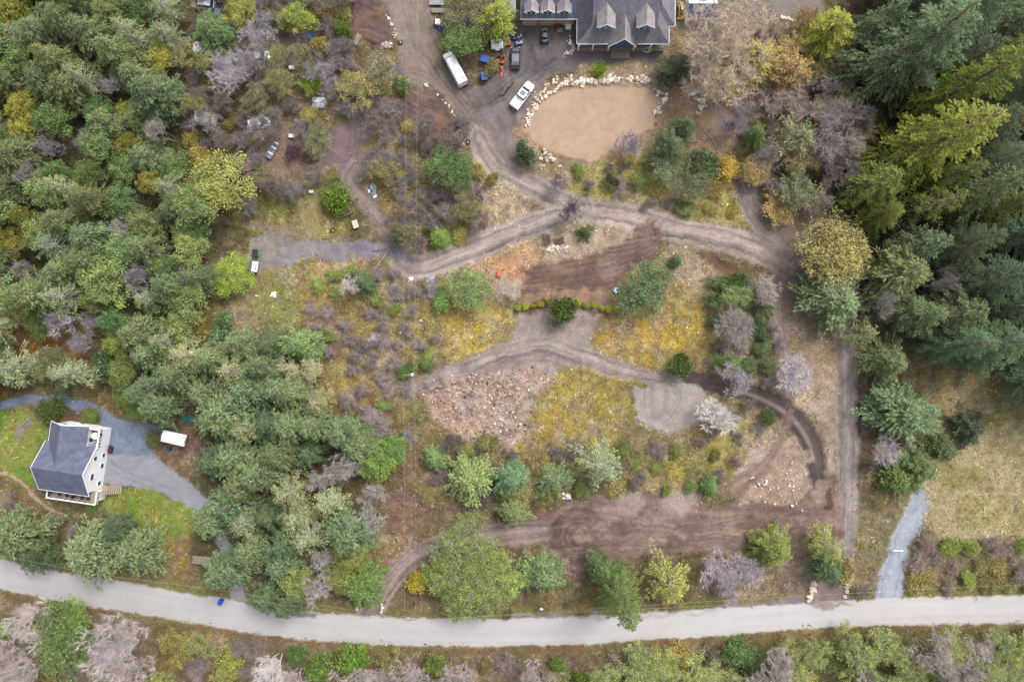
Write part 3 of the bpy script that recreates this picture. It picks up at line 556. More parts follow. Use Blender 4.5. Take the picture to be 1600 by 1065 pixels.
def conifer(seed, h=1.0, rad=.2, crown0=.22, levels=30, nbr=7, taper=.85, droop=.35, dens=1.0, sl=.42, sw=.2, Hm=18.0, ragged=.18, lift=.15):
    """built in metres for a tree Hm tall with crown radius rad*Hm"""
    r = np.random.default_rng(seed); wood, leaf = Acc(), Acc(); Rm = rad * Hm
    lean = r.normal(0, .012, 2)
    def axis(z): return np.array([lean[0] * z, lean[1] * z, z])
    zz = np.linspace(-.3, Hm * .985, 7); rr = .016 * Hm * (1 - zz / Hm) ** .8 + .015
    for a, b, r0, r1 in zip(zz[:-1], zz[1:], rr[:-1], rr[1:]): tube(wood, axis(a), axis(b), r0, r1, 6)
    sect = r.uniform(.72, 1.15, 9)
    for k in range(levels):
        t = (k + r.uniform(-.3, .3)) / levels; t = min(max(t, 0.004), 1); z = Hm * (1 - t * (1 - crown0)) - .1
        Lr = Rm * (t ** taper) * (1 - .28 * max(0, t - .8) / .2) + .12; nb = max(3, int(nbr * (.6 + .5 * t) + r.integers(-1, 2))); a0 = r.uniform(0, 6.28)
        for q in range(nb):
            az = a0 + q * 6.283 / nb + r.normal(0, .22); L = Lr * sect[int(az / 6.283 * 9) % 9] * (1 + r.normal(0, ragged)); L = max(L, .15)
            if r.random() < .05: continue
            d = np.array([math.cos(az), math.sin(az), 0]); sd_ = np.array([-d[1], d[0], 0]); o = axis(z)
            bend = r.normal(0, .12)
            def pt(s): return o + d * (L * s) + sd_ * (L * bend * s * s) + np.array([0, 0, L * (lift * (1.2 - t) * s - droop * (.35 + .65 * t) * s * s)])
            m1 = pt(.5); e1 = pt(1.0); br = .008 * L + .012
            tube(wood, o, m1, br * 1.5, br, 3); tube(wood, m1, e1, br, br * .3, 3)
            n = max(4, int(L / .15 * dens)); s = np.sqrt(r.uniform(.03, 1, n)) ; P = np.array([pt(x) for x in s])
            sg = r.choice([-1, 1], n); spread = r.uniform(.35, 1.15, n); lat = (L * .17 * (1 - s) + .07) * r.uniform(0, 1, n)
            D = d[None] * (1 - spread[:, None] * .45) + sd_[None] * (sg * spread)[:, None]; D[:, 2] += r.normal(-.08, .16, n); D /= np.linalg.norm(D, axis=1, keepdims=True)
            P = P + sd_ * (sg * lat)[:, None] + d * (lat * .5)[:, None]; P[:, 2] -= lat * .12
            sprigs(leaf, P, D, sl * r.uniform(.6, 1.25, n), sw * r.uniform(.7, 1.3, n), r)
    return wood, leaf
def grow(seed, Hm, Rm, stems=1, fork=.3, depth=4, kids=3, flat=.55, wig=.12, r0=.16):
    """limb skeleton of a broad crown: returns wood and tip list"""
    r = np.random.default_rng(seed); wood = Acc(); tips = []
    def rec(p, d, L, rad, lv):
        q = p; n = 3 if lv < 2 else 2; dd = d.copy()
        for i in range(n):
            dd = dd + r.normal(0, wig, 3); dd /= np.linalg.norm(dd); e = q + dd * L / n; r1 = rad * (1 - .35 * (i + 1) / n); tube(wood, q, e, rad * (1 - .35 * i / n), r1, 5 if lv < 2 else 3); q = e
            if lv >= depth - 2 and r.random() < .7: tips.append((q.copy(), dd.copy(), lv))
        if lv >= depth: tips.append((q, dd, lv)); return
        m = kids + (r.random() < .4)
        a0 = r.uniform(0, 6.28)
        for k in range(m):
            az = a0 + k * 6.283 / m + r.normal(0, .3); out = np.array([math.cos(az), math.sin(az), 0]); nd = dd * .75 + out * r.uniform(.45, 1.0) + np.array([0, 0, flat * .25])
            nd /= np.linalg.norm(nd); rec(q, nd, L * r.uniform(.62, .85), rad * .62, lv + 1)
    for s in range(stems):
        az = s * 6.283 / max(stems, 1) + r.normal(0, .4); d = np.array([math.cos(az) * (.35 if stems > 1 else .06), math.sin(az) * (.35 if stems > 1 else .06), 1.0]); d /= np.linalg.norm(d)
        rec(np.array([math.cos(az) * .2 * (stems > 1), math.sin(az) * .2 * (stems > 1), -.25]), d, Hm * fork, r0, 0)
    V = np.concatenate(wood.v); T = np.array([t[0] for t in tips])
    rad_now = np.quantile(np.hypot(T[:,0], T[:,1]), .93); kx = Rm / rad_now; kz = Hm / T[:,2].max(); sc3 = np.array([kx, kx, kz])
    wood.v = [v * sc3 for v in wood.v]; T = T * sc3; D = np.array([t[1] for t in tips])
    return wood, T, D, r
def leaves(acc, ctr, n, spread, size, r, up=.6, asp=.55):
    m = len(ctr) * n; p = np.repeat(ctr, n, 0) + r.normal(0, 1, (m, 3)) * spread * np.array([1, 1, .6]); nrm = r.normal(0, 1, (m, 3)); nrm[:, 2] = np.abs(nrm[:, 2]) + up; nrm /= np.linalg.norm(nrm, axis=1, keepdims=True)
    u = np.cross(nrm, r.normal(0, 1, (m, 3))); u /= np.linalg.norm(u, axis=1, keepdims=True); w = np.cross(nrm, u); s = size * r.uniform(.6, 1.3, (m, 1))
    v = np.stack([p - u * s / 2, p + w * s * asp / 2, p + u * s / 2, p - w * s * asp / 2], 1).reshape(-1, 3); t = np.array([(0, 1, 2), (0, 2, 3)]); f = (np.arange(m)[:, None, None] * 4 + t).reshape(-1, 3)
    clump = np.repeat(np.exp(r.normal(0, .2, (len(ctr), 1))), n, 0); g = clump * np.exp(r.normal(0, .2, (m, 1))) * (1 + r.normal(0, .05, (m, 3))); acc.add(v, f, np.repeat(np.clip(g, .4, 2.0), 4, 0))
def twigs(acc, T, D, n, L, w, r, lift=.25, jit=.7):
    m = len(T) * n; p = np.repeat(T, n, 0); d = np.repeat(D, n, 0) + r.normal(0, jit, (m, 3)); d[:, 2] += lift; d /= np.linalg.norm(d, axis=1, keepdims=True); l = L * r.uniform(.4, 1.3, (m, 1))
    side = np.cross(d, r.normal(0, 1, (m, 3))); side /= np.linalg.norm(side, axis=1, keepdims=True); p = p - d * l * .25
    e = p + d * l + r.normal(0, .1, (m, 3)) * l; v = np.stack([p - side * w / 2, p + side * w / 2, e], 1).reshape(-1, 3); f = np.arange(m * 3).reshape(-1, 3)
    acc.add(v, f, np.repeat(np.exp(r.normal(0, .22, m)), 3)); return e
PROTO = {}
def proto(kind, i, wood, leaf, H0, R0, lm=None):
    p = Plant(); p.H, p.R = H0, R0; p.wood = wood.mesh(kind + '_wood', M_BARK); p.leaf = leaf.mesh(kind + '_leaf', lm or M_LEAF) if leaf is not None and leaf.n else None
    PROTO.setdefault(kind, []).append(p)
for i in range(4): w, l = conifer(100 + i, Hm=14, rad=.26, levels=25, nbr=8, dens=1.8, sl=.46, sw=.15, taper=.72, ragged=.26); proto('fir', i, w, l, 14, 3.5)
for i in range(3): w, l = conifer(120 + i, Hm=26, rad=.19, levels=34, nbr=7, dens=2.1, sl=.46, sw=.14, taper=.66, crown0=.10, droop=.4); proto('tall_fir', i, w, l, 26, 4.9)
for i in range(3): w, l = conifer(140 + i, Hm=14, rad=.25, levels=20, nbr=6, dens=1.3, sl=.44, sw=.12, ragged=.3, taper=.7, crown0=.3); proto('thin_fir', i, w, l, 14, 3.5)
for i in range(2): w, l = conifer(160 + i, Hm=24, rad=.18, levels=32, nbr=7, dens=2.3, sl=.42, sw=.15, taper=.62, crown0=.06, droop=.75, ragged=.25, lift=.3); proto('cedar', i, w, l, 24, 4.3)
for i in range(2): w, l = conifer(170 + i, Hm=6, rad=.36, levels=18, nbr=7, dens=1.8, sl=.34, sw=.17, taper=.6, crown0=.04); proto('young_fir', i, w, l, 6, 2.16)
for i in range(4):
    w, T, D, r = grow(200 + i, 9, 3.6, stems=2, depth=4, kids=3, fork=.34); l = Acc(); leaves(l, T[r.permutation(len(T))[:170]], 34, .36, .28, r); proto('broadleaf', i, w, l, 9, 3.9)
for i in range(2):
    w, T, D, r = grow(220 + i, 9, 3.6, stems=2, depth=4, kids=3); l = Acc(); leaves(l, T[r.permutation(len(T))[:220]], 15, .3, .24, r); twigs(w, T, D, 5, .7, .025, r); proto('sparse_leaf', i, w, l, 9, 3.8)
for i in range(4):
    w, T, D, r = grow(240 + i, 9, 3.6, stems=3 + i % 3, depth=5, kids=2, fork=.26, wig=.11, r0=.09, flat=1.6); l = Acc(); twigs(l, T, D, 10, 1.2, .026, r, .45, .55); proto('bare', i, w, l, 9, 4.0, M_BARK)
for i in range(2):
    w, T, D, r = grow(260 + i, 9, 4.4, stems=7, depth=4, kids=3, fork=.22, wig=.1); e = twigs(w, T, D, 7, .9, .04, r); l = Acc(); leaves(l, e[r.permutation(len(e))[:5200]], 4, .14, .15, r); proto('flowering', i, w, l, 9, 4.8)
for i in range(3):
    w, T, D, r = grow(280 + i, 2.6, 1.5, stems=5, depth=3, kids=2, fork=.3, r0=.035, wig=.25); l = Acc(); twigs(l, T, D, 7, 1.0, .028, r, jit=1.0); proto('bare_shrub', i, w, l, 2.6, 1.8, M_BARK)
for i in range(3):
    w, T, D, r = grow(300 + i, 2.2, 1.5, stems=6, depth=3, kids=3, fork=.3, r0=.05); l = Acc(); leaves(l, T[r.permutation(len(T))[:150]], 20, .26, .24, r); proto('shrub', i, w, l, 2.2, 1.7)
for i in range(2):
    w, T, D, r = grow(320 + i, 1.6, 1.5, stems=8, depth=3, kids=3, fork=.3, r0=.03); l = Acc(); e = twigs(w, T, D, 3, .5, .03, r); leaves(l, e[r.permutation(len(e))[:360]], 5, .2, .16, r); proto('broom', i, w, l, 1.6, 1.8)
w, T, D, r = grow(340, 10, 7.6, stems=6, depth=5, kids=3, fork=.22, wig=.12, r0=.2); l = Acc(); leaves(l, T[r.permutation(len(T))[:1600]], 24, .36, .24, r); proto('big_leaf', 0, w, l, 10, 8.2)
CAT = {'big_leaf': ('broadleaf_tree', 'tree'), 'fir': ('fir_tree', 'tree'), 'tall_fir': ('fir_tree', 'tree'), 'thin_fir': ('fir_tree', 'tree'), 'cedar': ('cedar_tree', 'tree'), 'young_fir': ('young_fir', 'tree'), 'broadleaf': ('broadleaf_tree', 'tree'), 'sparse_leaf': ('broadleaf_tree', 'tree'),
       'bare': ('leafless_tree', 'tree'), 'flowering': ('flowering_maple', 'tree'), 'bare_shrub': ('leafless_shrub', 'shrub'), 'shrub': ('leafy_shrub', 'shrub'), 'broom': ('low_shrub', 'shrub')}
KC = {'fir': .5, 'tall_fir': .45, 'thin_fir': .5, 'cedar': .42, 'young_fir': .4}
prng = random.Random(5); ntree = 0
def plant(kind, x, y, diam, h, colr, label, group=None, bark=None, jit=.10):
    """x, y in metres at the foot; diam and h in metres"""
    global ntree; ntree += 1
    p = PROTO[kind][ntree % len(PROTO[kind])]; nm, cat = CAT[kind]; t = thing(nm, label, cat, (x, y, gz(x, y) - .02), prng.uniform(0, 6.283), group)
    shrubby = cat == 'shrub'; t.scale = (diam / 2 / p.R, diam / 2 / p.R * (prng.uniform(.6, 1.3) if shrubby else prng.uniform(.88, 1.12)), h / p.H)
    w = link('stems' if shrubby else 'trunk', p.wood, t); w.color = bark or {'bare': BK_GREY, 'bare_shrub': BK_GREY}.get(kind, BK_BROWN)
    if kind in ('bare', 'bare_shrub'): w.color = tuple(min(.8, f * (.62 * q + .38 * sum(w.color[:3]) / 3)) for q, f in zip(w.color[:3], (1.36, 1.31, 1.31))) + (1,)
    if bark is None and kind in ('bare', 'bare_shrub', 'thin_fir'):
        k = math.exp(prng.gauss(0, .14)); w.color = (w.color[0] * k, w.color[1] * k, w.color[2] * k * math.exp(prng.gauss(0, .05)), 1)
    if kind in ('bare', 'bare_shrub'): l = link('twigs' if shrubby else 'crown', p.leaf, t); l.color = w.color
    elif p.leaf is not None:
        l = link('foliage' if shrubby else 'crown', p.leaf, t); k = math.exp(prng.gauss(0, jit)); q = prng.gauss(0, jit * .6)
        l.color = (colr[0] * k * (1 + q), colr[1] * k, colr[2] * k * (1 - q), 1)
    return t
def at(kind, px, py, dpx, h, colr, label, group=None, bark=None, foot=False):
    x, y = W(px, py, 0 if foot else h * KC.get(kind, .6)); return plant(kind, x, y, dpx * S * (HC - h * .6) / HC, h, colr, label, group, bark)
PLACED = []
def inside(poly, x, y):
    c = False; n = len(poly)
    for i in range(n):
        (x0, y0), (x1, y1) = poly[i], poly[(i + 1) % n]
        if (y0 > y) != (y1 > y) and x < (x1 - x0) * (y - y0) / (y1 - y0) + x0: c = not c
    return c
def fill(poly, sp, mix, seed, group, nmax=300, bare_ok=.35, tries=40):
    """mix: (weight, kind, diam range px, height range m, colour, bark, label)"""
    r = random.Random(seed); xs_ = [p[0] for p in poly]; ys_ = [p[1] for p in poly]; area = (max(xs_) - min(xs_)) * (max(ys_) - min(ys_)); n = 0
    for _ in range(int(area / sp / sp * tries)):
        px, py = r.uniform(min(xs_), max(xs_)), r.uniform(min(ys_), max(ys_))
        if not inside(poly, px, py): continue
        x, y = W(px, py)
        if gat(BARE, x, y) > bare_ok: continue
        if any((px - a) ** 2 + (py - b) ** 2 < (sp * .5 + c * .5) ** 2 for a, b, c in PLACED): continue
        u = r.random() * sum(m[0] for m in mix)
        for m in mix:
            u -= m[0]
            if u <= 0: break
        _, kind, dr, hr, colr, bark, lab = m; h = r.uniform(*hr); PLACED.append((px, py, sp))
        plant(kind, x, y, r.uniform(*dr) * S, h, colr, lab, group + (' with ' + lab.split(' ')[0] + ' ' + CAT[kind][1] + 's' if False else ': ' + lab), bark); n += 1
        if n >= nmax: break
    return n
def keep(px, py, r): PLACED.append((px, py, r))
def clear(px, py, r):
    """no forest tree where its crown would lean over this spot"""
    for k in (1.0, .965, .93, .90): keep(800 + (px - 800) * k, 532 + (py - 532) * k, 2 * r)
for cp in ((270,685,30),(105,700,45),(60,740,40),(110,760,40),(200,690,28),(200,735,34),(245,745,30),(290,775,24),(140,640,22),(60,622,20),(180,660,22),(230,800,34),(343,941,14),(315,875,16),(378,925,10),(402,87,5),(402,191,5),(317,76,4),(318,183,4),(428,231,16),(414,35,14),(341,15,12),(500,160,14),(558,61,10),(430,325,16),(538,330,12),(455,105,8),(455,212,8),(30,690,24),(25,745,16),(580,297,12),(360,270,4),(1440,780,20),(1425,815,20),(1403,860,20),(1392,905,22),(585,945,16),(620,893,16)): clear(*cp)
def one(kind, px, py, dpx, h, colr, label, bark=None, foot=False, group=None):
    x, y = W(px, py, 0 if foot else h * KC.get(kind, .6)); keep(x / S + 800, 532.5 - y / S, dpx * .45); return at(kind, px, py, dpx, h, colr, label, group, bark, foot)
# --- single trees and shrubs one can point to
one('flowering', 1305, 397, 100, 10, GOLD, 'round golden yellow flowering maple at the end of the long dirt track')
one('tall_fir', 1372, 125, 165, 28, BLUE_FIR, 'huge blue green fir leaning furthest over the scrub edge', foot=True)
one('tall_fir', 1450, 70, 140, 29, BLUE_FIR, 'tall blue green fir behind the huge scrub edge fir', foot=True)
one('cedar', 1392, 252, 150, 29, fol(142,150,56), 'tall pointed yellow green cedar between the blue green firs', foot=True)
one('cedar', 1432, 178, 120, 28, fol(104,124,44), 'dark yellow green cedar beside the tall pointed cedar', foot=True)
one('cedar', 1335, 305, 100, 15, OLIVE, 'olive cedar with drooping fronds above the yellow maple', foot=True)
one('thin_fir', 1405, 335, 80, 19, OLIVE, 'loose olive fir standing behind the drooping cedar', foot=True)
one('cedar', 1350, 345, 70, 13, fol(104,122,50), 'short dark olive cedar just above the yellow maple', foot=True)
one('fir', 1405, 430, 92, 14, GREYG, 'grey green fir beside the yellow maple')
one('fir', 1302, 470, 96, 9, GREYG, 'round grey green fir just below the yellow maple')
one('thin_fir', 1345, 520, 55, 9, PALE_FIR, 'pale frosted fir at the head of the straight track')
one('fir', 1465, 320, 85, 24, GREYG, 'slender grey green fir towering behind the olive cedars', foot=True)
one('fir', 1450, 490, 80, 17, GREYG, 'wide grey green fir deep beside the straight track', foot=True)
one('fir', 1385, 565, 75, 10, GR_FIR, 'mid green fir at the edge of the olive meadow')
one('fir', 1412, 642, 108, 8, fol(84,120,92), 'broad low blue green fir beside the straight track')
one('young_fir', 1515, 667, 56, 5, fol(44,84,56), 'dark glossy young conifer at the corner of the dry grass field')
one('young_fir', 1470, 697, 52, 4, fol(62,96,58), 'small dark fir between broad fir and dry grass field')
one('fir', 1432, 735, 68, 6, fol(82,116,66), 'green fir on the edge of the dry grass field'); one('young_fir', 1400, 748, 62, 5, fol(70,112,58), 'bushy green fir beside pale leafless tree')
one('bare', 1378, 710, 55, 6, None, 'pale leafless tree between the straight track and the green firs', fol(196,182,190,1.2))
one('cedar', 1290, 55, 88, 11, fol(136,148,52), 'bright yellow green cedar at the scrub edge')
one('bare', 1118, 80, 150, 13, None, 'large tan leafless tree beside navy roofed shed', fol(204,182,150,1.15))
one('fir', 1057, 108, 58, 7, fol(44,92,72), 'dense dark green fir at the corner of blue trimmed house')
one('fir', 1045, 228, 62, 8, fol(60,104,72), 'dark green fir beside the sand pad'); one('fir', 1070, 200, 38, 8, fol(66,110,78), 'slim dark green fir behind the sand pad')
one('shrub', 1100, 258, 52, 4, fol(76,104,66), 'grey green shrub below the fallen log'); one('fir', 1182, 212, 44, 6, fol(64,118,58), 'single bright green fir in the leafless scrub')
one('bare', 988, 230, 52, 4, None, 'purple grey leafless bush at the sand pad edge', fol(164,146,164,1.1)); one('bare', 1150, 190, 55, 5, None, 'purple leafless bush near the fallen log', fol(156,138,156,1.1))
one('shrub', 820, 240, 44, 4, fol(86,100,76), 'dark grey green bush at the sand pad corner'); one('shrub', 937, 109, 24, 2, fol(112,136,38), 'small yellow green shrub between boulder wall and blue trimmed house')
one('thin_fir', 1128, 128, 72, 7, fol(186,174,92), 'golden fronded tree below the large tan leafless tree'); one('fir', 1180, 90, 84, 8, fol(168,156,74), 'golden mossy tree beside the scrub path'); one('thin_fir', 1232, 110, 90, 8, fol(172,150,86), 'brown gold mossy tree in the scrub below bright cedar')
one('bare', 1290, 200, 110, 9, None, 'wide purple grey leafless tree beneath the huge fir', fol(176,158,156,1.1)); one('thin_fir', 1245, 215, 92, 9, fol(140,138,84), 'mossy green leafless looking tree in the scrub'); one('bare', 1225, 165, 70, 6, None, 'tan leafless tree in the middle of the scrub', fol(198,172,146,1.1))
one('sparse_leaf', 1250, 290, 80, 6, fol(132,142,96), 'pale grey green tree beside the dirt lane'); one('flowering', 1180, 268, 44, 4, fol(212,190,110), 'pale yellow flowering shrub at the head of dirt lane'); one('shrub', 1140, 265, 36, 2, fol(176,156,60), 'yellow shrub beside the head of dirt lane')
one('broadleaf', 1004, 450, 84, 7, fol(74,110,78), 'spreading dark green tree beside the soil pad'); one('shrub', 881, 485, 44, 4.5, fol(46,104,48), 'round dark green shrub below the planted row'); one('shrub', 1062, 573, 38, 3.5, fol(44,98,48), 'round dark green shrub on the haul track bend')
one('young_fir', 914, 362, 25, 3.5, fol(66,104,62), 'little fir at the track fork below leafless sapling'); one('young_fir', 1056, 408, 24, 3, fol(60,98,58), 'little dark fir beside the soil pad curve'); one('bare', 893, 328, 42, 6, None, 'thin purple leafless sapling growing at the track fork', fol(150,132,146,1.0))
one('bare', 793, 455, 44, 4, None, 'pale leafless bush at the end of the planted row', fol(206,192,174,1.2)); one('broadleaf', 735, 455, 70, 5, fol(132,150,86), 'soft green tree above the yellow moss bank'); one('shrub', 690, 470, 40, 2.5, fol(108,140,68), 'small green shrub beside the soft green tree')
one('shrub', 634, 580, 28, 2.5, fol(86,126,58), 'green shrub beside the utility pole with white lamp'); one('young_fir', 664, 570, 26, 3, fol(52,112,62), 'dark green young fir touching the utility pole')
one('bare', 1235, 575, 75, 6, None, 'silvery leafless tree beside the haul track bend', fol(200,190,204,1.2)); one('bare', 1150, 592, 55, 5, None, 'silver twigged tree overhanging the haul track', fol(186,180,182,1.1)); one('bare', 1195, 452, 50, 5, None, 'pale leafless tree beside the muddy lane', fol(206,188,176,1.2))
one('shrub', 1126, 565, 30, 2.5, fol(84,118,64), 'green shrub on the bank above the haul track'); one('shrub', 1200, 650, 30, 2.5, fol(78,112,66), 'green shrub inside the haul track bend'); one('young_fir', 1108, 758, 36, 3.5, fol(98,138,72), 'light green young fir above the brown soil area'); one('bare', 1120, 650, 60, 5, None, 'white twigged leafless tree beside gravel clearing', fol(214,210,208,1.25))
one('broadleaf', 1148, 460, 55, 5, fol(110,136,84), 'green tree on the bank beside the muddy lane'); one('bare', 1155, 510, 70, 6, None, 'grey leafless tree on the bank above the silver twigged tree', fol(168,162,158,1.1)); one('shrub', 1190, 520, 32, 2.5, fol(84,120,76), 'dark green shrub beside the muddy lane'); one('shrub', 1150, 440, 40, 4, fol(70,112,62), 'dark bush above the green bank tree')
one('sparse_leaf', 1040, 265, 50, 5, fol(130,146,104), 'pale green wispy tree below the sand pad'); one('shrub', 955, 280, 28, 3, fol(92,104,72), 'dark small shrub in the yellow moss below sand pad'); one('sparse_leaf', 1080, 285, 60, 5, fol(112,122,96), 'grey green wispy tree in the moss below sand pad')
for px, py, d, l in ((398, 98, 50, 'silvery leafless tree overhanging the upper white car'), (322, 192, 46, 'silvery leafless tree overhanging the lower caravan'), (404, 200, 52, 'grey leafless tree overhanging the lower white car'), (420, 40, 44, 'brown leafless tree beside the rust orange tarp')): one('bare', px, py, d, 6, None, l, fol(170,160,160,1.2))
for px, py, d, l in ((308, 170, 46, 'olive tree half covering the lower caravan'), (318, 95, 44, 'olive tree half covering the upper caravan'), (440, 90, 46, 'wispy olive tree beside upper white car'), (440, 130, 50, 'wispy gold tree in brush above the white tarp')): one('sparse_leaf', px, py, d, 6, fol(134,138,80), l)
# row of firs between lower clearing and brown soil area
one('fir', 735, 745, 78, 8, fol(124,148,92), 'soft light green fir beside the rubble field'); one('fir', 800, 748, 60, 9, fol(112,140,96), 'narrow green fir between two light green firs'); one('fir', 806, 800, 46, 8, fol(122,146,112), 'frosted green fir standing at the brown soil edge'); one('thin_fir', 868, 748, 66, 8, fol(112,138,98), 'open green fir beside white sacks'); one('thin_fir', 935, 722, 84, 11, fol(150,164,136), 'pale star shaped fir above the brown soil area', BK_PALE)
one('fir', 680, 715, 46, 6, fol(120,146,84), 'small light green fir beside the wires'); one('shrub', 760, 690, 36, 2, fol(120,126,76), 'mossy bush below the rubble field'); one('bare', 705, 690, 40, 4, None, 'dark twiggy bush below the rubble field', fol(128,112,112,1.0))
# trees along the road
one('big_leaf', 742, 890, 150, 9, fol(124,142,74), 'huge rounded yellow green tree beside the road', BK_GREY); one('broadleaf', 790, 905, 66, 8, fol(140,158,84), 'yellow green tree leaning on the huge rounded roadside tree'); one('broadleaf', 694, 900, 60, 7, fol(130,152,62), 'lower yellow green tree tucked against the huge rounded roadside tree')
one('shrub', 651, 911, 32, 3, fol(196,182,40), 'small bright yellow bush beside the entrance track'); one('fir', 563, 912, 74, 7, fol(86,130,64), 'deep green fir at the mouth of entrance track'); one('fir', 845, 897, 72, 9, fol(84,128,84), 'green fir beside the huge rounded roadside tree')
one('tall_fir', 957, 900, 80, 24, fol(98,132,76), 'tall fir leaning right over the paved road', foot=True); one('fir', 945, 888, 56, 9, fol(84,124,72), 'short green fir hugging the tall road fir'); one('thin_fir', 1045, 905, 84, 11, fol(156,162,82), 'straw green fir beside purple leafless thicket'); one('cedar', 1207, 858, 72, 8, fol(124,132,62), 'olive cedar below the brown soil area')
one('thin_fir', 1290, 850, 66, 9, fol(140,150,74), 'olive fir with white stump at the foot of straight track'); one('fir', 1292, 888, 52, 7, fol(88,122,76), 'green fir at the foot of straight track'); one('shrub', 1320, 895, 44, 3, fol(150,150,92), 'straw green bush beside the entrance apron')
for px, py, d, l in ((1120, 890, 74, 'purple grey leafless thicket beside straw green fir'), (1165, 885, 66, 'purple grey leafless thicket beside olive cedar'), (1140, 915, 56, 'low purple leafless thicket over the rusty leaves')): one('bare', px, py, d, 5, None, l, fol(182,168,178,1.15))
one('fir', 218, 862, 84, 10, fol(112,132,92), 'big feathery fir hanging over the road edge below the lawn'); one('fir', 142, 862, 92, 10, fol(122,140,96), 'broad feathery fir beside the road and blue bin verge'); one('fir', 182, 825, 52, 8, fol(86,112,76), 'dark feathery fir at the lawn edge'); one('fir', 28, 832, 84, 11, fol(104,126,84), 'green fir beside the thin tan edging'); one('fir', 62, 868, 60, 8, fol(80,112,72), 'dark green fir at the roadside hedge')
one('shrub', 78, 641, 42, 3, fol(56,92,44), 'clipped dark green hedge beside the white house'); one('shrub', 142, 648, 26, 1.2, fol(96,116,52), 'low green hedge beside the gravel drive'); one('shrub', 168, 570, 56, 5, fol(58,104,66), 'dense dark green holly above the gravel drive'); one('broom', 240, 684, 26, 1.2, fol(110,126,60), 'low planting on the island by white canopy')
for px, py, d, h, c, l in ((108, 592, 50, 4, fol(88,116,72), 'green bush on the bank above the gravel drive'), (196, 618, 44, 4, fol(100,136,62), 'bright green bush beside the gravel drive bend'), (222, 640, 40, 3.5, fol(92,130,60), 'leafy green bush near the white canopy'), (85, 570, 60, 6, fol(104,112,92), 'grey green tree among orange leaf litter')): one('broadleaf', px, py, d, h, c, l)
one('shrub', 525, 312, 44, 4, fol(84,122,40), 'bushy green shrub over the wooden planter box'); one('shrub', 622, 371, 28, 3.5, fol(92,116,88), 'leafy bush where the narrow track meets gravel pad'); one('young_fir', 685, 372, 40, 4, fol(116,148,66), 'light green young fir beside the wide track')
one('broadleaf', 702, 265, 70, 7, fol(76,118,66), 'deep green tree beside the dirt yard track'); one('broadleaf', 725, 285, 38, 6, fol(112,132,98), 'grey green tree beside white plastic tub'); one('bare', 870, 288, 40, 4, None, 'grey leafless bush beside the boulder patch', fol(160,148,150,1.1))
one('fir', 776, 26, 70, 9, fol(138,152,62), 'yellow green fir beside the garage'); one('broadleaf', 722, 68, 62, 6, fol(92,124,66), 'dark green tree beside the white van'); one('sparse_leaf', 730, 22, 80, 7, fol(122,124,80), 'olive tree behind the lumber stacks'); one('bare', 730, 40, 40, 5, None, 'purple leafless tree between olive tree and dark tree', fol(160,142,160,1.1)); one('shrub', 768, 105, 30, 2, fol(134,132,72), 'olive bush between two blue bins')
one('fir', 568, 443, 42, 6, fol(76,112,86), 'dark green fir with pale dead neighbour below gravel pad'); one('bare', 548, 448, 38, 6, None, 'white dead tree leaning on a dark green fir', fol(220,216,206,1.25)); one('shrub', 350, 500, 34, 4, fol(84,122,92), 'blue green bush above another at forest edge'); one('shrub', 345, 525, 34, 4, fol(92,132,92), 'blue green bush beside dirt patch at forest edge'); one('broadleaf', 362, 428, 66, 4, fol(126,150,62), 'bright lime green bush beside grey tin shed')
one('fir', 470, 540, 66, 8, fol(122,150,88), 'light green fir beside silver dead trees'); one('bare', 495, 575, 52, 7, None, 'silver lichen covered tree above fallen trunks', fol(206,212,196,1.25)); one('bare', 455, 580, 50, 7, None, 'silver lichen covered tree beside light green fir', fol(200,206,190,1.25)); one('fir', 420, 540, 44, 7, fol(80,114,86), 'dark green fir beside the light green fir')
one('bare', 600, 665, 48, 5, None, 'grey leafless tree below the orange moss slope', fol(176,160,158,1.1)); one('broadleaf', 590, 720, 62, 7, fol(108,148,74), 'bright green tree at the end of fallen trunks'); one('broadleaf', 615, 700, 44, 6, fol(112,150,76), 'smaller bright green tree touching the wires clearing')
for px, py, d in ((365, 115, 80), (400, 60, 50), (350, 105, 50)): one('bare', px, py, d, 6, None, 'silver grey leafless tree beside the white vehicles', fol(186,178,188,1.2), group='silver grey trees by white vehicles')
one('fir', 332, 55, 66, 8, fol(96,126,76), 'green fir beside the dark blue car'); one('broadleaf', 380, 15, 62, 6, fol(140,142,70), 'olive tree overhanging wooden steps'); one('broadleaf', 470, 28, 60, 5, fol(134,152,70), 'green tree beside the blue barrel'); one('shrub', 535, 45, 36, 3, fol(86,122,56), 'dark green shrub beside spoil bank')
one('bare', 505, 120, 60, 6, None, 'purple grey leafless tree above the white tarp', fol(170,156,172,1.1)); one('broadleaf', 490, 128, 40, 3, fol(112,150,46), 'lime green shrub beside the white tarp'); one('sparse_leaf', 560, 140, 66, 5, fol(150,146,80), 'olive gold tree between tarp and spoil bank'); one('sparse_leaf', 590, 110, 60, 5, fol(140,134,92), 'grey olive tree beside the dirt yard')
one('shrub', 630, 135, 30, 2.5, fol(100,126,66), 'green shrub on the second spoil bank'); one('broadleaf', 340, 285, 105, 8, fol(146,156,84), 'broad yellow green tree beside the dark car'); one('bare', 380, 260, 40, 3, None, 'tan leafless bush beside the silver rowboat', fol(186,164,134,1.1))
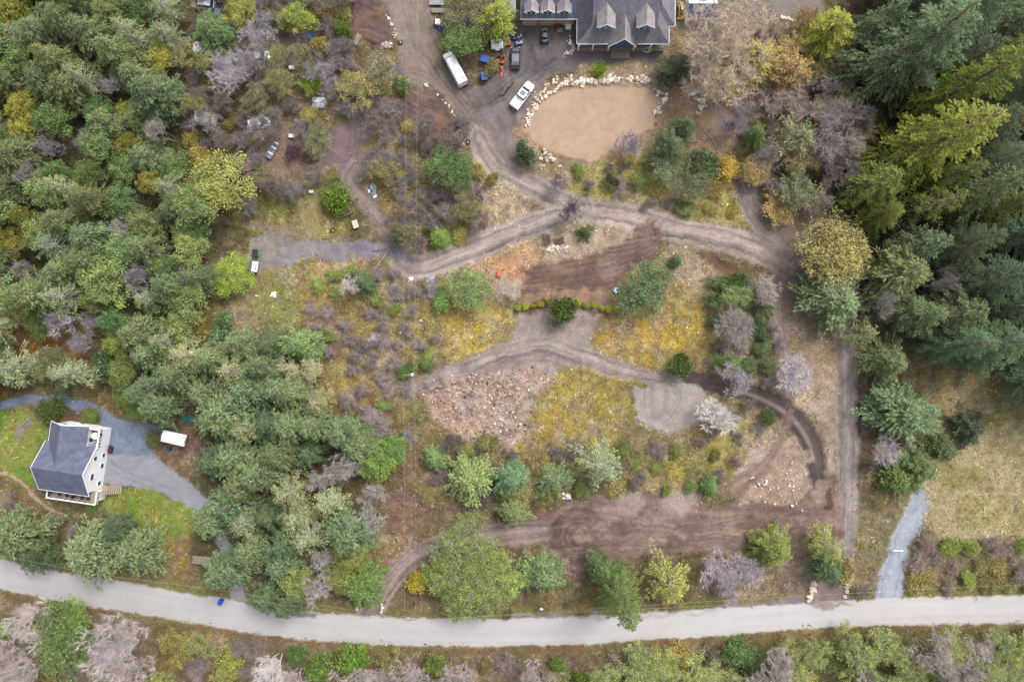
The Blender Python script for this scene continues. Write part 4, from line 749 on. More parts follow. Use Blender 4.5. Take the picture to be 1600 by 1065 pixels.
for px, py, l in ((1185, 60, 'dark maroon twiggy shrub beside golden mossy tree'), (1160, 100, 'dark maroon twiggy shrub below the large tan tree'), (1215, 265, 'dark maroon twiggy shrub beside pale yellow flowering shrub'), (462, 236, 'dark maroon twiggy shrub beside the white box near rowboat'), (482, 240, 'dark maroon twiggy shrub beside the turning pad'), (1265, 140, 'dark maroon twiggy shrub under bright yellow green cedar')): one('bare_shrub', px, py, 36, 2.2, None, l, fol(112,74,92,1.0))
# --- forests and thickets
FOREST_A = [(-60,-40),(268,-40),(285,90),(285,200),(300,250),(335,330),(335,400),(325,470),(290,540),(240,520),(180,560),(130,520),(-60,500)]
mixA = [(.38, 'fir', (52, 80), (9, 15), GR_FIR, None, 'mid green fir crowded into the mixed forest'), (.12, 'thin_fir', (50, 75), (9, 15), PALE_FIR, BK_PALE, 'pale lichen grey fir in the mixed forest'), (.26, 'broadleaf', (46, 72), (7, 12), ARB, BK_RED, 'yellow green broadleaf tree with rusty limbs in the mixed forest'),
        (.12, 'broadleaf', (36, 56), (5, 9), fol(146,148,66), BK_RED, 'mustard yellow tree in the mixed forest'), (.12, 'broadleaf', (40, 60), (6, 10), fol(96,130,74), None, 'fresh green broadleaf tree in the mixed forest'), (.12, 'bare', (36, 56), (6, 10), None, None, 'grey leafless tree among the mixed forest')]
nA = fill(FOREST_A, 33, mixA, 31, 'mixed forest')
FOREST_B = [(-60,575),(20,560),(100,560),(180,585),(240,540),(300,520),(330,545),(400,520),(440,560),(520,610),(560,650),(625,690),(615,780),(560,870),(500,925),(395,925),(340,840),(350,800),(330,760),(300,715),(285,690),(290,672),(250,655),(190,625),(150,610),(60,600),(-60,615)]
mixB = [(.38, 'fir', (54, 84), (9, 14), fol(112,134,92), None, 'soft green fir in the fir wood behind the white canopy'), (.30, 'thin_fir', (52, 78), (9, 14), fol(146,156,124), BK_PALE, 'pale grey green fir in the fir wood behind the white canopy'), (.16, 'fir', (44, 64), (8, 12), fol(84,114,80), None, 'dark green fir in the fir wood behind the white canopy'),
        (.12, 'broadleaf', (44, 60), (6, 10), fol(134,146,78), BK_RED, 'yellow green broadleaf tree in the fir wood behind the white canopy'), (.08, 'bare', (40, 56), (6, 9), None, BK_PALE, 'silvery leafless tree in the fir wood behind the white canopy')]
nB = fill(FOREST_B, 33, mixB, 32, 'fir wood')
FOREST_C = [(1345,-40),(1700,-40),(1700,620),(1590,610),(1560,560),(1500,545),(1400,535),(1350,505),(1345,440),(1370,350),(1330,320),(1390,280),(1400,200),(1330,150)]
mixC = [(.34, 'tall_fir', (85, 115), (18, 26), fol(74,104,76), None, 'tall deep green fir in the dark forest beyond the maple'), (.2, 'fir', (60, 80), (14, 19), GREYG, None, 'grey green fir in the dark forest beyond the maple'), (.16, 'cedar', (55, 75), (16, 22), fol(96,114,48), None, 'dark olive cedar in the dark forest beyond the maple'), (.12, 'tall_fir', (80, 110), (18, 25), BLUE_FIR, None, 'tall blue green fir in the dark forest beyond the maple'), (.1, 'bare', (40, 60), (8, 12), None, BK_PALE, 'silvery dead tree in the dark forest beyond the maple')]
nC = fill(FOREST_C, 46, mixC, 33, 'dark forest')
SC1 = [(290,-30),(545,-30),(560,70),(600,120),(720,190),(790,275),(752,300),(752,370),(680,390),(640,385),(600,335),(565,270),(500,285),(450,330),(390,335),(345,330),(300,250)]
mixS1 = [(.40, 'bare_shrub', (24, 46), (1.6, 3.2), None, fol(150,132,134,1.1), 'purple grey leafless shrub in the brush around the turning pad'), (.18, 'bare', (34, 52), (3.5, 6), None, fol(160,140,128,1.05), 'brown twiggy tree in the brush around the turning pad'), (.22, 'shrub', (20, 34), (1.4, 2.8), fol(146,138,66), None, 'olive yellow shrub in the brush around the turning pad'), (.06, 'broom', (22, 36), (.6, 1.0), fol(160,150,78), None, 'mustard low bush in the brush around the turning pad'), (.10, 'sparse_leaf', (34, 54), (3.5, 6), fol(134,134,84), None, 'wispy olive tree in the brush around the turning pad')]
fill(SC1, 21, mixS1, 34, 'brush by turning pad')
SC2 = [(1090,100),(1250,40),(1290,90),(1350,190),(1320,270),(1270,330),(1215,330),(1180,260),(1195,190),(1100,190)]
fill(SC2, 27, [(.4, 'bare_shrub', (28, 50), (1.8, 3.4), None, fol(168,142,132,1.05), 'tan purple leafless shrub in the scrub below bright cedar'), (.3, 'sparse_leaf', (40, 60), (3, 6), fol(160,142,80), None, 'golden twiggy tree in the scrub below bright cedar'), (.3, 'bare', (40, 60), (4, 6.5), None, fol(178,158,146,1.1), 'pinkish leafless tree in the scrub below bright cedar')], 35, 'golden scrub')
SOUTH1 = [(-40,940),(100,962),(300,994),(480,1018),(700,1030),(930,1028),(930,1110),(-40,1110)]
mixS = [(.34, 'bare', (56, 84), (6, 10), None, fol(190,174,168,1.15), 'greyish leafless alder on the brushy side of the road'), (.2, 'bare_shrub', (34, 56), (2, 3.2), None, fol(158,138,128,1.05), 'brown leafless shrub on the brushy side of the road'), (.16, 'shrub', (30, 48), (2, 4), fol(84,128,58), None, 'dark green shrub on the brushy side of the road'), (.16, 'sparse_leaf', (46, 66), (4, 7), fol(150,154,78), None, 'lime budding tree on the brushy side of the road'), (.1, 'broom', (26, 40), (1, 1.6), fol(160,146,76), None, 'straw low bush on the brushy side of the road')]
one('broadleaf', 95, 1000, 110, 8, fol(78,122,66), 'large deep green laurel across the road from feathery firs'); one('broadleaf', 120, 960, 46, 6, fol(128,160,76), 'light green tree touching the large laurel'); one('shrub', 553, 1030, 56, 4, fol(106,148,56), 'rounded green bush across from the entrance track'); one('shrub', 465, 1020, 32, 3, fol(76,122,60), 'small dark green bush across the road beside white alder'); one('bare', 425, 1040, 84, 8, None, 'white branched alder across the road from the wood', fol(214,206,202,1.25)); one('bare', 50, 975, 80, 8, None, 'pale leafless tree beside the large laurel', fol(200,186,176,1.2)); one('bare', 180, 1010, 110, 9, None, 'widest pale leafless tree across the road', fol(190,176,172,1.2)); one('broom', 360, 1035, 50, 2, fol(172,176,74), 'lime yellow bush across the road')
fill(SOUTH1, 29, mixS, 36, 'brush across the road')
SOUTH2 = [(930,1026),(1000,1016),(1100,1008),(1200,1000),(1300,992),(1500,988),(1660,984),(1660,1110),(930,1110)]
fill(SOUTH2, 28, [(.5, 'sparse_leaf', (46, 72), (4, 8), fol(142,160,76,1.65), BK_PALE, 'lime green budding tree in the roadside alder belt'), (.16, 'bare', (50, 74), (6, 10), None, fol(196,182,170,1.15), 'pale leafless alder in the roadside alder belt'), (.14, 'shrub', (32, 50), (2, 4), fol(78,122,70), None, 'dark green shrub in the roadside alder belt'), (.12, 'bare_shrub', (34, 50), (2, 3), None, fol(150,126,114,1), 'brown shrub in the roadside alder belt'), (.08, 'broom', (30, 44), (1, 1.8), fol(176,160,60), None, 'mustard bush in the roadside alder belt')], 37, 'alder belt')
fill([(1345,770),(1385,770),(1405,800),(1392,850),(1376,920),(1342,920),(1340,800)], 27, [(.5, 'sparse_leaf', (34, 54), (3, 5), fol(150,150,88), BK_PALE, 'straw green sapling between straight track and gravel driveway'), (.5, 'bare_shrub', (26, 40), (1.5, 2.6), None, fol(140,122,110,1), 'brown shrub between straight track and gravel driveway')], 38, 'drive verge')
fill([(1418,838),(1470,845),(1640,838),(1640,920),(1412,922)], 26, [(.6, 'bare_shrub', (28, 46), (1.2, 2.2), None, fol(158,136,120,1.05), 'brown bramble clump between dry grass field and road'), (.25, 'broom', (28, 42), (.9, 1.5), fol(148,142,66), None, 'olive bramble clump between dry grass field and road'), (.15, 'shrub', (26, 40), (1.2, 2), fol(120,138,66), None, 'green bramble clump between dry grass field and road')], 39, 'bramble belt')
fill([(1345,540),(1400,590),(1370,640),(1385,690),(1350,760),(1340,640)], 24, [(1, 'bare_shrub', (24, 40), (1.2, 2.2), None, fol(132,112,106,1), 'dark twiggy shrub along the straight track')], 40, 'straight track shrubs')
SC6 = [(690,700),(800,705),(880,700),(980,690),(1060,700),(1120,700),(1150,720),(1120,775),(1010,760),(880,770),(760,790),(690,800),(650,760)]
fill(SC6, 28, [(.22, 'broom', (24, 40), (.5, 1.0), fol(156,148,78), None, 'mustard low bush on the slope above brown soil'), (.35, 'bare_shrub', (24, 40), (1.2, 2.4), None, fol(138,122,116,1), 'dark twiggy shrub on the slope above brown soil'), (.16, 'shrub', (18, 30), (1.0, 1.8), fol(122,132,70), None, 'olive shrub on the slope above brown soil')], 41, 'slope shrubs')
SC7 = [(480,440),(560,420),(640,425),(700,470),(680,540),(650,590),(660,680),(600,690),(560,640),(500,560)]
fill(SC7, 24, [(.4, 'bare_shrub', (24, 42), (1.2, 2.6), None, fol(160,142,140,1.1), 'purple grey shrub between gravel pad and wires'), (.18, 'broom', (24, 44), (.5, .9), fol(162,150,80), None, 'mustard low bush between gravel pad and wires'), (.12, 'shrub', (18, 30), (1.0, 1.8), fol(130,146,76), None, 'soft green shrub between gravel pad and wires')], 42, 'shrubs by the wires')
fill([(880,265),(940,262),(1000,250),(1140,280),(1148,342),(1060,340),(960,318),(890,300)], 26, [(.5, 'broom', (20, 34), (.6, 1.2), fol(168,158,64), None, 'yellow low bush on the moss below sand pad'), (.3, 'bare_shrub', (20, 34), (1, 2), None, fol(150,134,122,1), 'brown shrub on the moss below sand pad'), (.2, 'shrub', (18, 28), (1, 1.8), fol(112,132,72), None, 'green shrub on the moss below sand pad')], 43, 'moss bank shrubs')
fill([(1110,440),(1190,440),(1215,520),(1215,600),(1130,580),(1110,520)], 24, [(.5, 'shrub', (20, 34), (1.2, 2.4), fol(104,124,80), None, 'grey green shrub on the bank beside muddy lane'), (.5, 'bare_shrub', (22, 36), (1.2, 2.4), None, fol(156,146,142,1.05), 'grey twiggy shrub on the bank beside muddy lane')], 44, 'lane bank shrubs')
fill([(1000,690),(1090,680),(1160,620),(1200,660),(1150,740),(1060,760)], 26, [(.5, 'broom', (22, 34), (.7, 1.3), fol(178,164,60), None, 'yellow broom clump below gravel clearing'), (.5, 'bare_shrub', (22, 34), (1, 2), None, fol(146,130,116,1), 'brown shrub below gravel clearing')], 45, 'broom clumps')
fill([(500,930),(560,935),(640,940),(640,955),(800,958),(900,955),(1000,945),(1090,940),(1090,915),(900,905),(860,930),(620,930)], 24, [(1, 'broom', (18, 30), (.5, 1.0), fol(140,128,70), None, 'straw tuft bush on the road verge')], 46, 'verge bushes')
fill([(20,780),(90,800),(130,810),(110,850),(20,862)], 26, [(1, 'bare_shrub', (26, 40), (1.4, 2.4), None, fol(158,138,118,1.05), 'tan twiggy shrub beyond the thin tan edging')], 47, 'edging shrubs')
# ---------------------------------------------------------------- buildings
def shingle_mat(name, colr, along='y'):
    m, N, L, b = new_mat(name); tc = N.new('ShaderNodeTexCoord'); br = N.new('ShaderNodeTexBrick'); L.new(tc.outputs['Object'], br.inputs['Vector'])
    br.inputs['Scale'].default_value = 2.6; br.inputs['Color1'].default_value = (*[c * .82 for c in colr], 1); br.inputs['Color2'].default_value = (*[c * 1.18 for c in colr], 1); br.inputs['Mortar'].default_value = (*[c * .7 for c in colr], 1); br.inputs['Mortar Size'].default_value = .012
    nz = N.new('ShaderNodeTexNoise'); nz.inputs['Scale'].default_value = .8; nz.inputs['Detail'].default_value = 5; L.new(tc.outputs['Object'], nz.inputs['Vector'])
    mp = N.new('ShaderNodeMapRange'); mp.inputs['From Min'].default_value = .3; mp.inputs['From Max'].default_value = .7; mp.inputs['To Min'].default_value = .78; mp.inputs['To Max'].default_value = 1.22; L.new(nz.outputs[0], mp.inputs['Value'])
    mx = N.new('ShaderNodeMix'); mx.data_type = 'RGBA'; mx.blend_type = 'MULTIPLY'; mx.inputs[0].default_value = 1; L.new(br.outputs[0], mx.inputs[6]); L.new(mp.outputs[0], mx.inputs[7]); L.new(mx.outputs[2], b.inputs['Base Color']); b.inputs['Roughness'].default_value = .9; return m
M_SLATE = shingle_mat('slate_blue_shingle', C(116,122,144)); M_ROOF2 = shingle_mat('weathered_shingle', C(146,141,152)); M_ROOF3 = shingle_mat('brown_grey_shingle', C(176,167,168))
M_WHITE = simple('white_siding', (.80,.79,.80), .6, var=.05); M_TRIM = simple('white_trim', (.8,.8,.81), .5, var=.03); M_BLUE = simple('blue_siding', C(52,98,150), .6, var=.08)
M_BEIGE = simple('beige_door', C(206,184,150), .6, var=.06); M_DECK = simple('deck_board', C(196,180,158), .8, var=.15, scale=5); M_DARK = simple('dark_window_glass', (.03,.035,.045), .12, var=.1); M_WOOD = simple('weathered_wood', C(168,152,136), .85, var=.2, scale=6); M_BROWNW = simple('brown_wood', C(140,108,84), .8, var=.2, scale=5)
M_GLASSB = simple('blue_tinted_glass', C(86,116,140), .12, var=.15); M_RED = simple('red_paint', C(214,40,36), .4, var=.08); M_REDB = simple('faded_red_plastic', C(214,92,92), .5, var=.1); M_BLUEP = simple('blue_plastic', C(24,92,196), .4, var=.1); M_NAVY = simple('navy_roof_panel', C(58,70,108), .5, var=.1)
M_YEL = simple('yellow_machine_paint', C(232,180,70), .45, var=.1); M_LIME = simple('lime_guard_paint', C(226,232,40), .5, var=.05); M_BLACK = simple('black_rubber', (.02,.02,.022), .8, var=.2); M_STEEL = simple('galvanised_steel', C(176,178,186), .45, metal=.3, var=.12); M_TEAL = simple('teal_plastic', C(70,150,150), .5, var=.15); M_ORANGE = simple('orange_fabric', C(250,120,90), .7, var=.08); M_CLOTH = simple('white_sheet', (.76,.77,.79), .7, var=.06); M_LBLUE = simple('pale_blue_cloth', C(150,174,226), .7, var=.15); M_CONC = simple('concrete', C(196,190,180), .85, var=.12, scale=5); M_LILAC = simple('lilac_tarp', C(190,178,206), .6, var=.1); M_SKIN = simple('skin', C(200,150,120), .6)
M_CARW = simple('white_car_paint', (.8,.81,.83), .3, var=.02, coat=.6); M_CARS = simple('silver_car_paint', (.62,.63,.67), .3, metal=.1, var=.03, coat=.6); M_CARK = simple('black_car_paint', (.02,.025,.03), .25, var=.1, coat=.8); M_LAMP = simple('lamp_lens', C(220,210,200), .2); M_TAIL = simple('red_tail_lens', C(150,20,20), .3); M_ROOFG = simple('grey_roof_glass', C(132,142,160), .25, var=.08)
def slab(acc, pts, th=.14):
    """thin roof panel: top polygon (3D, any planar loop) given thickness downward"""
    p = np.array(pts, float); n = len(p); v = np.r_[p, p - np.array([0, 0, th])]; f = []
    for i in range(1, n - 1): f += [(0, i, i + 1), (n, n + i + 1, n + i)]
    for i in range(n):
        j = (i + 1) % n; f += [(i, n + i, n + j), (i, n + j, j)]
    acc.add(v, f)
def part_slab(name, mat, parent, pts, th=.14):
    a = Acc(); slab(a, pts, th); return link(name, a.mesh(name, mat), parent)
def bar(name, mat, parent, p0, p1, w=.12):
    a = Acc(); tube(a, p0, p1, w * .7, w * .7, 4, 1.0, True); return link(name, a.mesh(name, mat), parent)
def window(parent, c, w, h, face, mullion=True, frame=M_TRIM, glass=M_DARK):
    """face: 'e','s','n','w' outward side in the parent's frame; c lies on the wall plane"""
    d = {'e': (1, 0), 'w': (-1, 0), 's': (0, -1), 'n': (0, 1)}[face]; x, y, z = c; th = .08
    if d[0]: fr = part_box('window', frame, parent, (x + d[0] * th / 2, y, z), (th, w + .24, h + .24)); part_box('pane', glass, fr, (x + d[0] * (th + .012), y, z), (.02, w, h)); mm = ((x + d[0] * (th + .03), y, z), (.03, .07, h))
    else: fr = part_box('window', frame, parent, (x, y + d[1] * th / 2, z), (w + .24, th, h + .24)); part_box('pane', glass, fr, (x, y + d[1] * (th + .012), z), (w, .02, h)); mm = ((x, y + d[1] * (th + .03), z), (.07, .03, h))
    if mullion: part_box('mullion', frame, fr, *mm)
    return fr
def white_house():
    cx, cy = W(116, 728, 3.0); t = thing('white_house', 'white sided two storey house with slate blue cross gabled roof and decks', 'house', (cx, cy, gz(cx, cy)), R(-8.5))
    EH, RH = 5.3, 8.0; X0, X1, Y0, Y1 = -4.3, 4.1, -4.1, 4.0      # main block, ridge east-west
    NX0, NX1, NY = -3.8, 2.2, 7.6                                  # north wing
    a = Acc(); box(a, ((X0+X1)/2, (Y0+Y1)/2, EH/2 - .3), (X1-X0, Y1-Y0, EH+.6)); box(a, ((NX0+NX1)/2, (Y1+NY)/2 - .002, EH/2 - .3), (NX1-NX0, NY-Y1, EH+.59))
    ym = (Y0+Y1)/2; xm = (NX0+NX1)/2
    for gx in (X0 + .02, X1 - .02): a.add([(gx-.02, Y0, EH), (gx-.02, Y1, EH), (gx-.02, ym, RH-.1), (gx+.02, Y0, EH), (gx+.02, Y1, EH), (gx+.02, ym, RH-.1)], [(0,2,1),(3,4,5),(0,3,5),(0,5,2),(1,2,5),(1,5,4)])
    a.add([(NX0, NY-.04, EH), (NX1, NY-.04, EH), (xm, NY-.04, RH-.5), (NX0, NY, EH), (NX1, NY, EH), (xm, NY, RH-.5)], [(0,1,2),(3,5,4),(0,2,5),(0,5,3),(1,4,5),(1,5,2)])
    link('wall', a.mesh('wall', M_WHITE), t)
    ov = .45; sl_ = (RH - EH) / ((Y1 - Y0) / 2); ez = EH - ov * sl_
    rs = part_slab('roof', M_SLATE, t, [(X0-ov, Y0-ov, ez), (X1+ov, Y0-ov, ez), (X1+ov, ym, RH), (X0-ov, ym, RH)])
    part_slab('north_slope', M_SLATE, rs, [(X0-ov, ym, RH), (X1+ov, ym, RH), (X1+ov, Y1+ov, ez), (X0-ov, Y1+ov, ez)])
    s2 = (RH - .4 - EH) / ((NX1 - NX0) / 2); e2 = EH - ov * s2; rz2 = RH - .4
    rn = part_slab('roof', M_SLATE, t, [(NX0-ov, ym + 1.2, e2), (xm, ym + .6, rz2), (xm, NY+ov, rz2), (NX0-ov, NY+ov, e2)]); part_slab('wing_slope', M_SLATE, rn, [(xm, ym + .6, rz2), (NX1+ov, ym + 1.2, e2), (NX1+ov, NY+ov, e2), (xm, NY+ov, rz2)])
    for p0, p1 in (((X1+ov+.03, Y0-ov, ez-.05), (X1+ov+.03, ym, RH-.05)), ((X1+ov+.03, ym, RH-.05), (X1+ov+.03, Y1+ov, ez-.05)), ((X0-ov-.03, Y0-ov, ez-.05), (X0-ov-.03, ym, RH-.05)), ((X0-ov-.03, ym, RH-.05), (X0-ov-.03, Y1+ov, ez-.05)), ((X0-ov, Y0-ov-.04, ez-.06), (X1+ov, Y0-ov-.04, ez-.06)), ((NX0-ov, NY+ov+.03, e2-.05), (xm, NY+ov+.03, rz2-.05)), ((xm, NY+ov+.03, rz2-.05), (NX1+ov, NY+ov+.03, e2-.05)), ((NX0-ov-.04, Y1+ov, e2-.06), (NX0-ov-.04, NY+ov, e2-.06))): bar('fascia', M_TRIM, t, p0, p1, .12)
    for y, z, w, h in ((2.2, 4.0, .7, .8), (.4, 1.5, .8, .8), (-1.2, 4.2, 1.1, .8), (-2.9, 1.6, .7, .8), (2.4, 1.5, .7, .7)): window(t, (X1, y, z), w, h, 'e', False)
    for x, z, w in ((-2.6, 3.8, 1.0), (.8, 3.9, 1.4), (-.8, 1.4, .9)): window(t, (x, NY, z), w, .8, 'n', False)
    for x in (-3.6, -1.4, .8, 3.0): window(t, (x, Y0, 4.2), 1.1, 1.0, 's')
    part_tube('flue_pipe', M_STEEL, t, (X0 - ov - .5, ym + .2, 4.0), (X0 - ov - .5, ym + .2, 8.3), .13)
    part_box('flue_bracket', M_STEEL, t, (X0 - ov - .2, ym + .2, 6.6), (.8, .08, .08))
    # corner balcony beside the wing, open to the sky
    bz = 3.1; bx0, bx1, by0, by1 = NX1 + .02, X1 + .1, Y1 + .02, NY - .1
    d = part_box('balcony', M_WHITE, t, ((bx0+bx1)/2, (by0+by1)/2, bz/2), (bx1-bx0-.1, by1-by0-.1, bz-.1)); part_box('balcony_floor', M_DECK, d, ((bx0+bx1)/2, (by0+by1)/2, bz), (bx1-bx0, by1-by0, .12))
    for p0, p1 in (((bx1, by0, bz+1), (bx1, by1, bz+1)), ((bx0, by1, bz+1), (bx1, by1, bz+1))):
        rl = bar('railing', M_TRIM, t, p0, p1, .22); n = 6
        for k in range(n + 1): q = [p0[i] + (p1[i] - p0[i]) * k / n for i in range(3)]; part_box('baluster', M_TRIM, rl, (q[0], q[1], bz + .55), (.09, .09, .9))
    # long south deck with railing
    dz = 2.6; dy0, dy1 = Y0 - 2.3, Y0 - .02; dx0, dx1 = X0 + .3, X1 + 1.0
    d = part_box('deck', M_WHITE, t, ((dx0+dx1)/2, (dy0+dy1)/2 + .1, dz/2 - .1), (dx1-dx0-.5, dy1-dy0-.4, dz-.1))
    nb = 10
    for k in range(nb): w = (dy1-dy0) / nb; part_box('deck_board', M_DECK, d, ((dx0+dx1)/2, dy0 + w * (k + .5), dz + (.006 if k % 2 else 0)), (dx1-dx0, w - .02, .06))
    for p0, p1 in (((dx0, dy0, dz+1), (dx1, dy0, dz+1)), ((dx0, dy0, dz+1), (dx0, dy1, dz+1)), ((dx1, dy0, dz+1), (dx1, dy1, dz+1))):
        rl = bar('railing', M_TRIM, t, p0, p1, .2); n = max(3, int(math.dist(p0, p1) / .9))
        for k in range(n + 1): q = [p0[i] + (p1[i] - p0[i]) * k / n for i in range(3)]; part_box('baluster', M_TRIM, rl, (q[0], q[1], dz + .55), (.08, .08, .9))
    for k in range(9): part_box('stair_tread', M_DECK, t, (dx1 + .35 + .28 * k, Y0 + .2, dz - .18 - .26 * k), (.3, 1.6, .08))
    ca, sa = math.cos(R(-8.5)), math.sin(R(-8.5))
    def world(x, y, z): return (cx + x * ca - y * sa, cy + x * sa + y * ca, gz(cx, cy) + z)
    for k, x in enumerate((-3.9, -2.0, -.6, .8, 2.2, 3.4)): chair(world(x, dy0 + .8, dz + .04), R(90 * (k % 3) + 20), M_BLACK, 'dark deck chair on the long deck of the white house', 'chairs on the long deck')
    table(world((bx0+bx1)/2 + .2, by0 + 2.3, bz + .07), .65, M_CLOTH, 'round white table on the corner balcony of white house')
    for k in range(4): q = k * 1.57 + .5; chair(world((bx0+bx1)/2 + .2 + math.cos(q) * .95, by0 + 2.0 + math.sin(q) * 1.25, bz + .07), q, M_BLACK, 'dark chair around the balcony table', 'balcony chairs')
    l = part_lounger(world((bx0+bx1)/2 - .1, by0 + .7, bz + .07), R(10))
    x, y, z = world(X1 + .75, 3.4, 0); barbecue((x, y, gz(x, y)))
    # brick landing pad, slab by slab
    px, py = W(156, 765); pt = thing('paving_pad', 'small pad of pink grey paving slabs beside the white house', 'paving', (px, py, gz(px, py)), R(-8.5))
    for i in range(5):
        for j in range(4): part_box('slab', simple_tone[(i * 3 + j * 5) % 3], pt, (-1.1 + i * .56, -.9 + j * .56, .05 + .006 * ((i + j) % 3)), (.53, .53, .08))
    return t
simple_tone = [simple('pink_slab', C(206,178,160), .85), simple('grey_slab', C(190,176,166), .85), simple('tan_slab', C(214,196,172), .85)]
def chair(loc, rz, mat, label, group=None):
    t = thing('deck_chair', label, 'chair', loc, rz, group); part_box('seat', mat, t, (0, 0, .42), (.5, .5, .06)); part_box('backrest', mat, t, (-.25, 0, .72), (.06, .5, .55))
    for x in (-.2, .2):
        for y in (-.2, .2): part_box('leg', mat, t, (x, y, .2), (.05, .05, .4))
def table(loc, r, mat, label):
    t = thing('round_table', label, 'table', loc); part_tube('table_top', mat, t, (0, 0, .7), (0, 0, .75), r, n=20); part_tube('pedestal', mat, t, (0, 0, 0), (0, 0, .7), .06); part_tube('foot', mat, t, (0, 0, 0), (0, 0, .05), .3, n=12)
def part_lounger(loc, rz):
    t = thing('sun_lounger', 'white sun lounger with pale blue cushion on the corner balcony', 'lounger', loc, rz); part_box('frame', M_CLOTH, t, (0, 0, .28), (1.8, .6, .06)); part_box('cushion', M_LBLUE, t, (-.2, 0, .35), (1.3, .52, .08)); part_box('headrest', M_CLOTH, t, (.7, 0, .42), (.45, .55, .08))
    for x in (-.8, .8):
        for y in (-.25, .25): part_box('leg', M_CLOTH, t, (x, y, .13), (.06, .06, .26))
def barbecue(loc):
    t = thing('barbecue', 'dark red lidded barbecue against the wall of white house', 'barbecue', loc, R(-8)); part_box('cabinet', M_BLACK, t, (0, 0, .4), (.6, 1.1, .7)); part_box('lid', simple('maroon_enamel', C(110,40,44), .4), t, (0, 0, .9), (.6, .8, .35), taper=.7); part_box('side_shelf', M_BLACK, t, (0, .75, .78), (.5, .45, .04)); part_box('handle', M_STEEL, t, (.33, 0, .95), (.04, .6, .04))
    for y in (-.5, .5): part_tube('wheel', M_BLACK, t, (.2, y - .04, .1), (.2, y + .04, .1), .1)
white_house()
def blue_house():
    t = thing('blue_trimmed_house', 'large grey roofed house with blue gables, dormers and front porch', 'house', (0, 0, 0)); z0 = gz(20, 56)
    EZ, PI_ = 2.9, .84; YE, XL, XR = 55.3, 12.15, 29.2; YR = 63.4; kz = EZ + PI_ * 2.54; zr = EZ + PI_ * (YR - YE); KX0, KX1 = XL + 2.5, XR - 2.5
    a = Acc(); box(a, ((XL+XR)/2, YE + 9.2, EZ/2 - .3), (XR-XL-1.2, 14.4, EZ+.5)); box(a, ((KX0+KX1)/2, YE + 8.7, 4.2), (KX1-KX0-.7, 11.6, 2.2)); link('wall', a.mesh('wall', simple('taupe_siding', C(150,126,116), .7)), t)
    r = part_slab('roof', M_ROOF2, t, [(XL, YE, EZ), (XR, YE, EZ), (KX1, YE+2.54, kz), (KX1, YR, zr), (KX0, YR, zr), (KX0, YE+2.54, kz)])
    part_slab('side_slope', M_ROOF2, r, [(XL, YE, EZ), (KX0, YE+2.54, kz), (KX0, YE+14, kz), (XL, YE+16.5, EZ)]); part_slab('side_slope', M_ROOF2, r, [(KX1, YE+2.54, kz), (XR, YE, EZ), (XR, YE+16.5, EZ), (KX1, YE+14, kz)])
    part_slab('rear_slope', M_ROOF2, r, [(KX0, YR, zr), (KX1, YR, zr), (KX1, YE+16, EZ+.4), (KX0, YE+16, EZ+.4)])
    a = Acc()
    for gx in (KX0 + .35, KX1 - .35): a.add([(gx, YE+2.7, kz-.25), (gx, YE+13.6, kz-.25), (gx, YR, zr-.25)], [(0,1,2),(2,1,0)])
    link('gable_wall', a.mesh('gable_wall', M_BLUE), t)
    # right hip wing
    x0, x1 = XR - 1.9, XR + 1.1; yb = 58.6; part_slab('roof', M_ROOF2, t, [(x0, yb + 3, 5.4), (x1, yb, 2.95), (x1, yb + 8, 2.95), (x0, yb + 8, 5.4)]); part_slab('roof', M_ROOF2, t, [(x0, yb + 3, 5.4), (x0 - 1.2, yb - .02, 2.98 + .25), (x1, yb, 2.95)])
    part_box('wall', M_WHITE, t, (XR + .2, yb + 4.2, 1.3), (1.4, 7.6, 3.0))
    for p0, p1 in (((XL, YE-.04, EZ-.07), (18.0, YE-.04, EZ-.07)), ((23.25, YE-.04, EZ-.07), (XR, YE-.04, EZ-.07)), ((XL-.05, YE, EZ-.07), (XL-.05, YE+9, EZ-.07)), ((XR+.05, YE, EZ-.07), (XR+.05, yb, EZ-.07)), ((x1+.05, yb, 2.88), (x1+.05, yb+8, 2.88)), ((XR, yb-.03, 2.88), (x1, yb-.03, 2.88))): bar('gutter', M_TRIM, t, p0, p1, .13)
    def gable(cx, w, ye, ze, pitch, yr, mat, front):
        hw = w / 2; zt = ze + pitch * hw; yk = ye; main = lambda z: YE + (z - EZ) / PI_
        yb0 = main(ze) + .0; yb1 = main(zt) + .1
        g = part_slab('gable_roof' if front else 'dormer', mat, t, [(cx - hw, ye, ze), (cx, ye, zt), (cx, yb1, zt), (cx - hw, max(yb0, ye) + .05, ze)], .12); part_slab('slope', mat, g, [(cx, ye, zt), (cx + hw, ye, ze), (cx + hw, max(yb0, ye) + .05, ze), (cx, yb1, zt)], .12)
        for s in (-1, 1): bar('bargeboard', M_TRIM, g, (cx + s * hw, ye - .04, ze - .06), (cx, ye - .04, zt - .06), .13)
        yf = ye + .1; b = Acc(); b.add([(cx - hw + .2, yf, ze - .1), (cx + hw - .2, yf, ze - .1), (cx, yf, zt - .2), (cx - hw + .2, yf + .1, ze - .1), (cx + hw - .2, yf + .1, ze - .1), (cx, yf + .1, zt - .2)], [(0,1,2),(3,5,4),(0,2,5),(0,5,3),(1,4,5),(1,5,2)]); link('gable_panel', b.mesh('gable_panel', M_BLUE), g)
        return g, yf, zt
    gable(20.5, 5.3, YE - .55, EZ, 1.26, 60, M_ROOF3, True)
